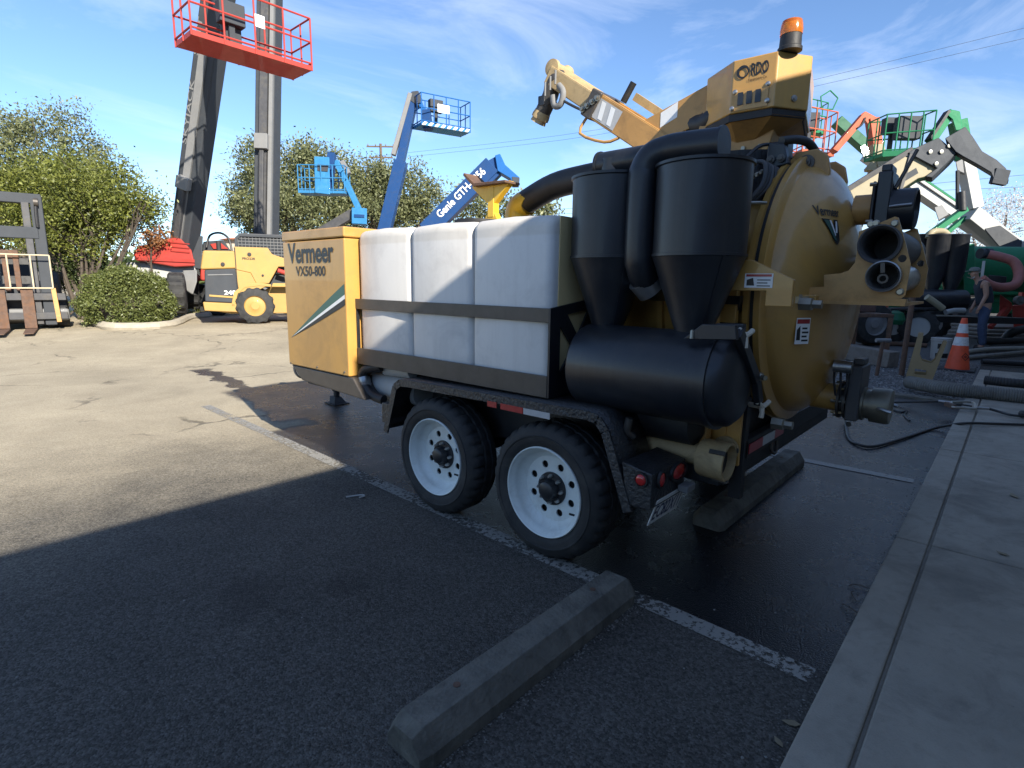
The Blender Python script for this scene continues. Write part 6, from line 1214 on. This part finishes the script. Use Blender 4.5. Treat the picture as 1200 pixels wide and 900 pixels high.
# ---- the man by the green trailer
def person():
    g=G3(1146,410); t=thing('person','man in cap, sleeveless dark shirt and jeans leaning beside the green trailer','person',g)
    F=_n(-RV*.90+BV*.32); S_=_n(np.cross((0,0,1),F)); U=A3((0,0,1))
    def P(f,s,z): return tuple(g+F*f+S_*s+U*z)
    def skin(nm,vs,es,rad,mt,root=0,par=t,sub=2):
        M=np.array(ROOTM[t.name].inverted()); me=bpy.data.meshes.new(nm); V=[tuple(np.array(M)[:3,:3]@A3(v)+M[:3,3]) for v in vs]; me.from_pydata(V,es,[]); me.update(); me.materials.append(mt)
        o=bpy.data.objects.new(nm,me); COL.objects.link(o); o.parent=par
        sk=o.modifiers.new('skin','SKIN'); sk.use_smooth_shade=True; ss_=o.modifiers.new('sub','SUBSURF'); ss_.levels=sub; ss_.render_levels=sub
        if not me.skin_vertices: 
            bpy.context.view_layer.objects.active=o
            bpy.ops.mesh.customdata_skin_add()
        for i,r in enumerate(rad): me.skin_vertices[0].data[i].radius=r if isinstance(r,tuple) else (r,r); me.skin_vertices[0].data[i].use_root=(i==root)
        return o
    SKIN=pm('skin',(.36,.20,.14),.55,0,.08,20); JEAN=pm('jeans',(.045,.065,.12),.85,0,.2,14,.2,80); SHIRT=pm('dark_shirt',(.02,.024,.035),.8,0,.2,12,.2,60); GREYH=pm('grey_beard',(.42,.40,.37),.9,0,.2,40,.4,60); CAPM=pm('cap_cloth',(.13,.14,.13),.8,0,.2,30); BOOT=pm('boots',(.03,.022,.018),.7)
    vs=[P(0,0,.95),P(.03,0,1.10),P(.07,0,1.28),P(.14,0,1.43),P(.19,0,1.49),P(.25,0,1.55),P(.28,0,1.62),P(.275,0,1.69),
        P(.12,.17,1.42),P(.08,.20,1.17),P(.15,.21,.97),P(.17,.205,.90),P(.19,.20,.84),
        P(.12,-.17,1.42),P(.05,-.21,1.17),P(.12,-.22,.97),P(.14,-.215,.90),P(.16,-.21,.84),
        P(0,.09,.88),P(.05,.11,.50),P(-.03,.11,.10),P(.08,.12,.05),P(0,-.09,.88),P(-.06,-.11,.50),P(-.12,-.11,.10),P(-.01,-.12,.05)]
    es=[(0,1),(1,2),(2,3),(3,4),(4,5),(5,6),(6,7),(3,8),(8,9),(9,10),(10,11),(11,12),(3,13),(13,14),(14,15),(15,16),(16,17),(0,18),(18,19),(19,20),(20,21),(0,22),(22,23),(23,24),(24,25)]
    rd=[.13,.13,.14,.12,.055,.06,.085,.07,.062,.046,.033,.036,.02,.062,.046,.033,.036,.02,.085,.06,.042,.04,.085,.06,.042,.04]
    body=skin('body',vs,es,rd,SKIN)
    skin('shirt',[P(.0,0,.92),P(.03,0,1.10),P(.07,0,1.28),P(.13,0,1.42),P(.165,0,1.465),P(.13,.13,1.43),P(.13,-.13,1.43)],[(0,1),(1,2),(2,3),(3,4),(3,5),(3,6)],[.165,.165,.165,.135,.075,.075,.075],SHIRT)
    skin('jeans',[P(0,0,1.0),P(0,0,.92),P(0,.09,.86),P(.05,.11,.50),P(-.03,.11,.09),P(0,-.09,.86),P(-.06,-.11,.50),P(-.12,-.11,.09)],[(0,1),(1,2),(2,3),(3,4),(1,5),(5,6),(6,7)],[.15,.15,.105,.08,.065,.105,.08,.065],JEAN)
    for s,f in ((.11,-.03),(-.11,-.12)): skin('boot',[P(f-.03,s,.05),P(f+.06,s,.05),P(f+.17,s,.045)],[(0,1),(1,2)],[.055,.055,.045],BOOT)
    hc=A3(P(.28,0,1.63))
    skin('beard',[tuple(hc+F*.05-U*.035),tuple(hc+F*.06-U*.085),tuple(hc+F*.0-U*.06)],[(0,1),(0,2)],[.06,.05,.055],GREYH); skin('hair',[tuple(hc-F*.06+U*.0),tuple(hc-F*.045+U*.04)],[(0,1)],[.07,.08],GREYH)
    skin('nose',[tuple(hc+F*.085+U*.01),tuple(hc+F*.105-U*.015)],[(0,1)],[.012,.016],SKIN)
    cp_=MB().lathe(hc+U*.045,U,[(0,.098),(.03,.10),(.06,.09),(.085,.06),(.095,.0)],24,False).build('cap',CAPM,t,smooth=60)
    MB().prism([hc+U*.05+F*.08+S_*.08,hc+U*.05+F*.08-S_*.08,hc+U*.038+F*.16-S_*.05,hc+U*.038+F*.16+S_*.05],U*.012).build('cap_brim',CAPM,cp_,bev=.005)
    for s in (-1,1):
        MB().lathe(hc+F*.083+S_*.032*s+U*.02,F,[(0,.012),(.006,.008),(.008,0)],10,False).build('eye',INK,t); MB().lathe(hc+S_*.088*s,S_*s,[(0,.03),(.015,.024),(.016,0)],12,False).build('ear',SKIN,t)
        for k in range(4):
            o_=A3(vs[12 if s>0 else 17]); skin('finger',[tuple(o_+U*.02+F*(.018-.013*k)),tuple(o_-U*.025+F*(.022-.013*k)),tuple(o_-U*(.055-.004*abs(k-1.5))+F*(.03-.013*k))],[(0,1),(1,2)],[.009,.0085,.007],SKIN,sub=1)
        o_=A3(vs[11 if s>0 else 16]); skin('thumb',[tuple(o_+F*.025),tuple(o_+F*.045-U*.03),tuple(o_+F*.045-U*.06)],[(0,1),(1,2)],[.011,.010,.008],SKIN,sub=1)
person()
# ================================================================== SMALL LITTER
def litter():
    LEAFM=pm('dry_leaf',(.24,.20,.13),.8,0,.3,20); STONEM=pm('pebble',(.19,.185,.17),.85,0,.2,30)
    def leaf(p,s,a,lab):
        c,s_=math.cos(a),math.sin(a); o=[]
        for (x,y,z) in ((-1,0,.1),(-.4,.45,.25),(.3,.4,.1),(1,0,.3),(.3,-.4,.05),(-.4,-.4,.2)): o.append((p[0]+(x*c-y*s_)*s,p[1]+(x*s_+y*c)*s,p[2]+.006+z*s*.5))
        b=MB().prism(o,(0,0,-.0015)); t=b.build('dry_leaf',LEAFM); tag(t,lab,'leaf')
    leaf(gz(1188,582,SWZ),.045,.4,'curled pale leaf lying on the sidewalk slab far from the hose'); leaf(gz(1175,650,SWZ),.03,1.2,'small brown leaf lying on the sidewalk slab'); leaf(gz(927,849),.03,2.,'pale leaf on dark asphalt beside the kerb'); leaf(gz(912,871),.022,.9,'tiny pale leaf on dark asphalt nearest the kerb corner')
    def peb(p,r,lab):
        b=MB().lathe(A3(p)+A3((0,0,-.1*r)),(0,0,1),[(0,r*.5),(r*.3,r),(r*.7,r*.8),(r,r*.2)],9); o=b.build('pebble',STONEM); tag(o,lab,'stone','pebbles scattered on the asphalt')
    for k in range(20):
        u=random.random()
        if u<.5: p=gz(random.uniform(0,520),random.uniform(600,890))
        elif u<.8: p=gz(random.uniform(760,930),random.uniform(640,890))
        else: p=gz(random.uniform(930,1080),random.uniform(535,640))
        if p[1]<.4: continue
        if .9<p[0]<2.3 and 1.1<p[1]<1.4: continue
        peb(p,random.uniform(.0025,.0065),'small pale pebble lying on the asphalt')
    q=gz(415,582); h=MB().tube([q+A3((-.05,.02,.006)),q+A3((.02,-.01,.006)),q+A3((.05,-.03,.006)),q+A3((.045,-.055,.006)),q+A3((.01,-.05,.006))],.006,8,5).build('plastic_hook',PWHITE); tag(h,'small white plastic hook lying beside the painted line','hook')
    for k,(px,py,a) in enumerate(((1002,700,.3),(998,716,1.1),(1008,690,2.))):
        p=gz(px,py); d=A3((math.cos(a),math.sin(a),0))*.05; o=MB().tube([p-d+A3((0,0,.006)),p+A3((.01,.02,.012)),p+d+A3((0,0,.006))],.0025,6,3).build('twig',BARK); tag(o,'dry twig lying in the gutter beside the kerb','twig','twigs in the gutter')
    # loose grit gathered along the wheel stop, the kerb gutter and the stall line
    b=MB(); oc=np.array([(1,0,0),(-1,0,0),(0,1,0),(0,-1,0),(0,0,1),(0,0,-1)],float); of=[(0,2,4),(2,1,4),(1,3,4),(3,0,4),(2,0,5),(1,2,5),(3,1,5),(0,3,5)]
    def put(x,y,r):
        q=oc*rng.uniform(.5,1.3,(6,1))*r*np.array((1,1,.6)); b.add(q+np.array((x,y,r*.3)),of)
    for k in range(240): put(rng.uniform(.95,2.2),1.245-.10-abs(rng.normal(0,.022)),rng.uniform(.0015,.006))
    for k in range(420): put(rng.uniform(1.4,8.5),.345+abs(rng.normal(0,.035)),rng.uniform(.0015,.006))
    for k in range(700): put(rng.uniform(-1.5,6.),rng.uniform(.45,5.),rng.uniform(.001,.0035))
    o=b.build('grit',STONEM,smooth=10); tag(o,'loose grit gathered along the wheel stop and kerb','grit',kind='stuff')
litter()
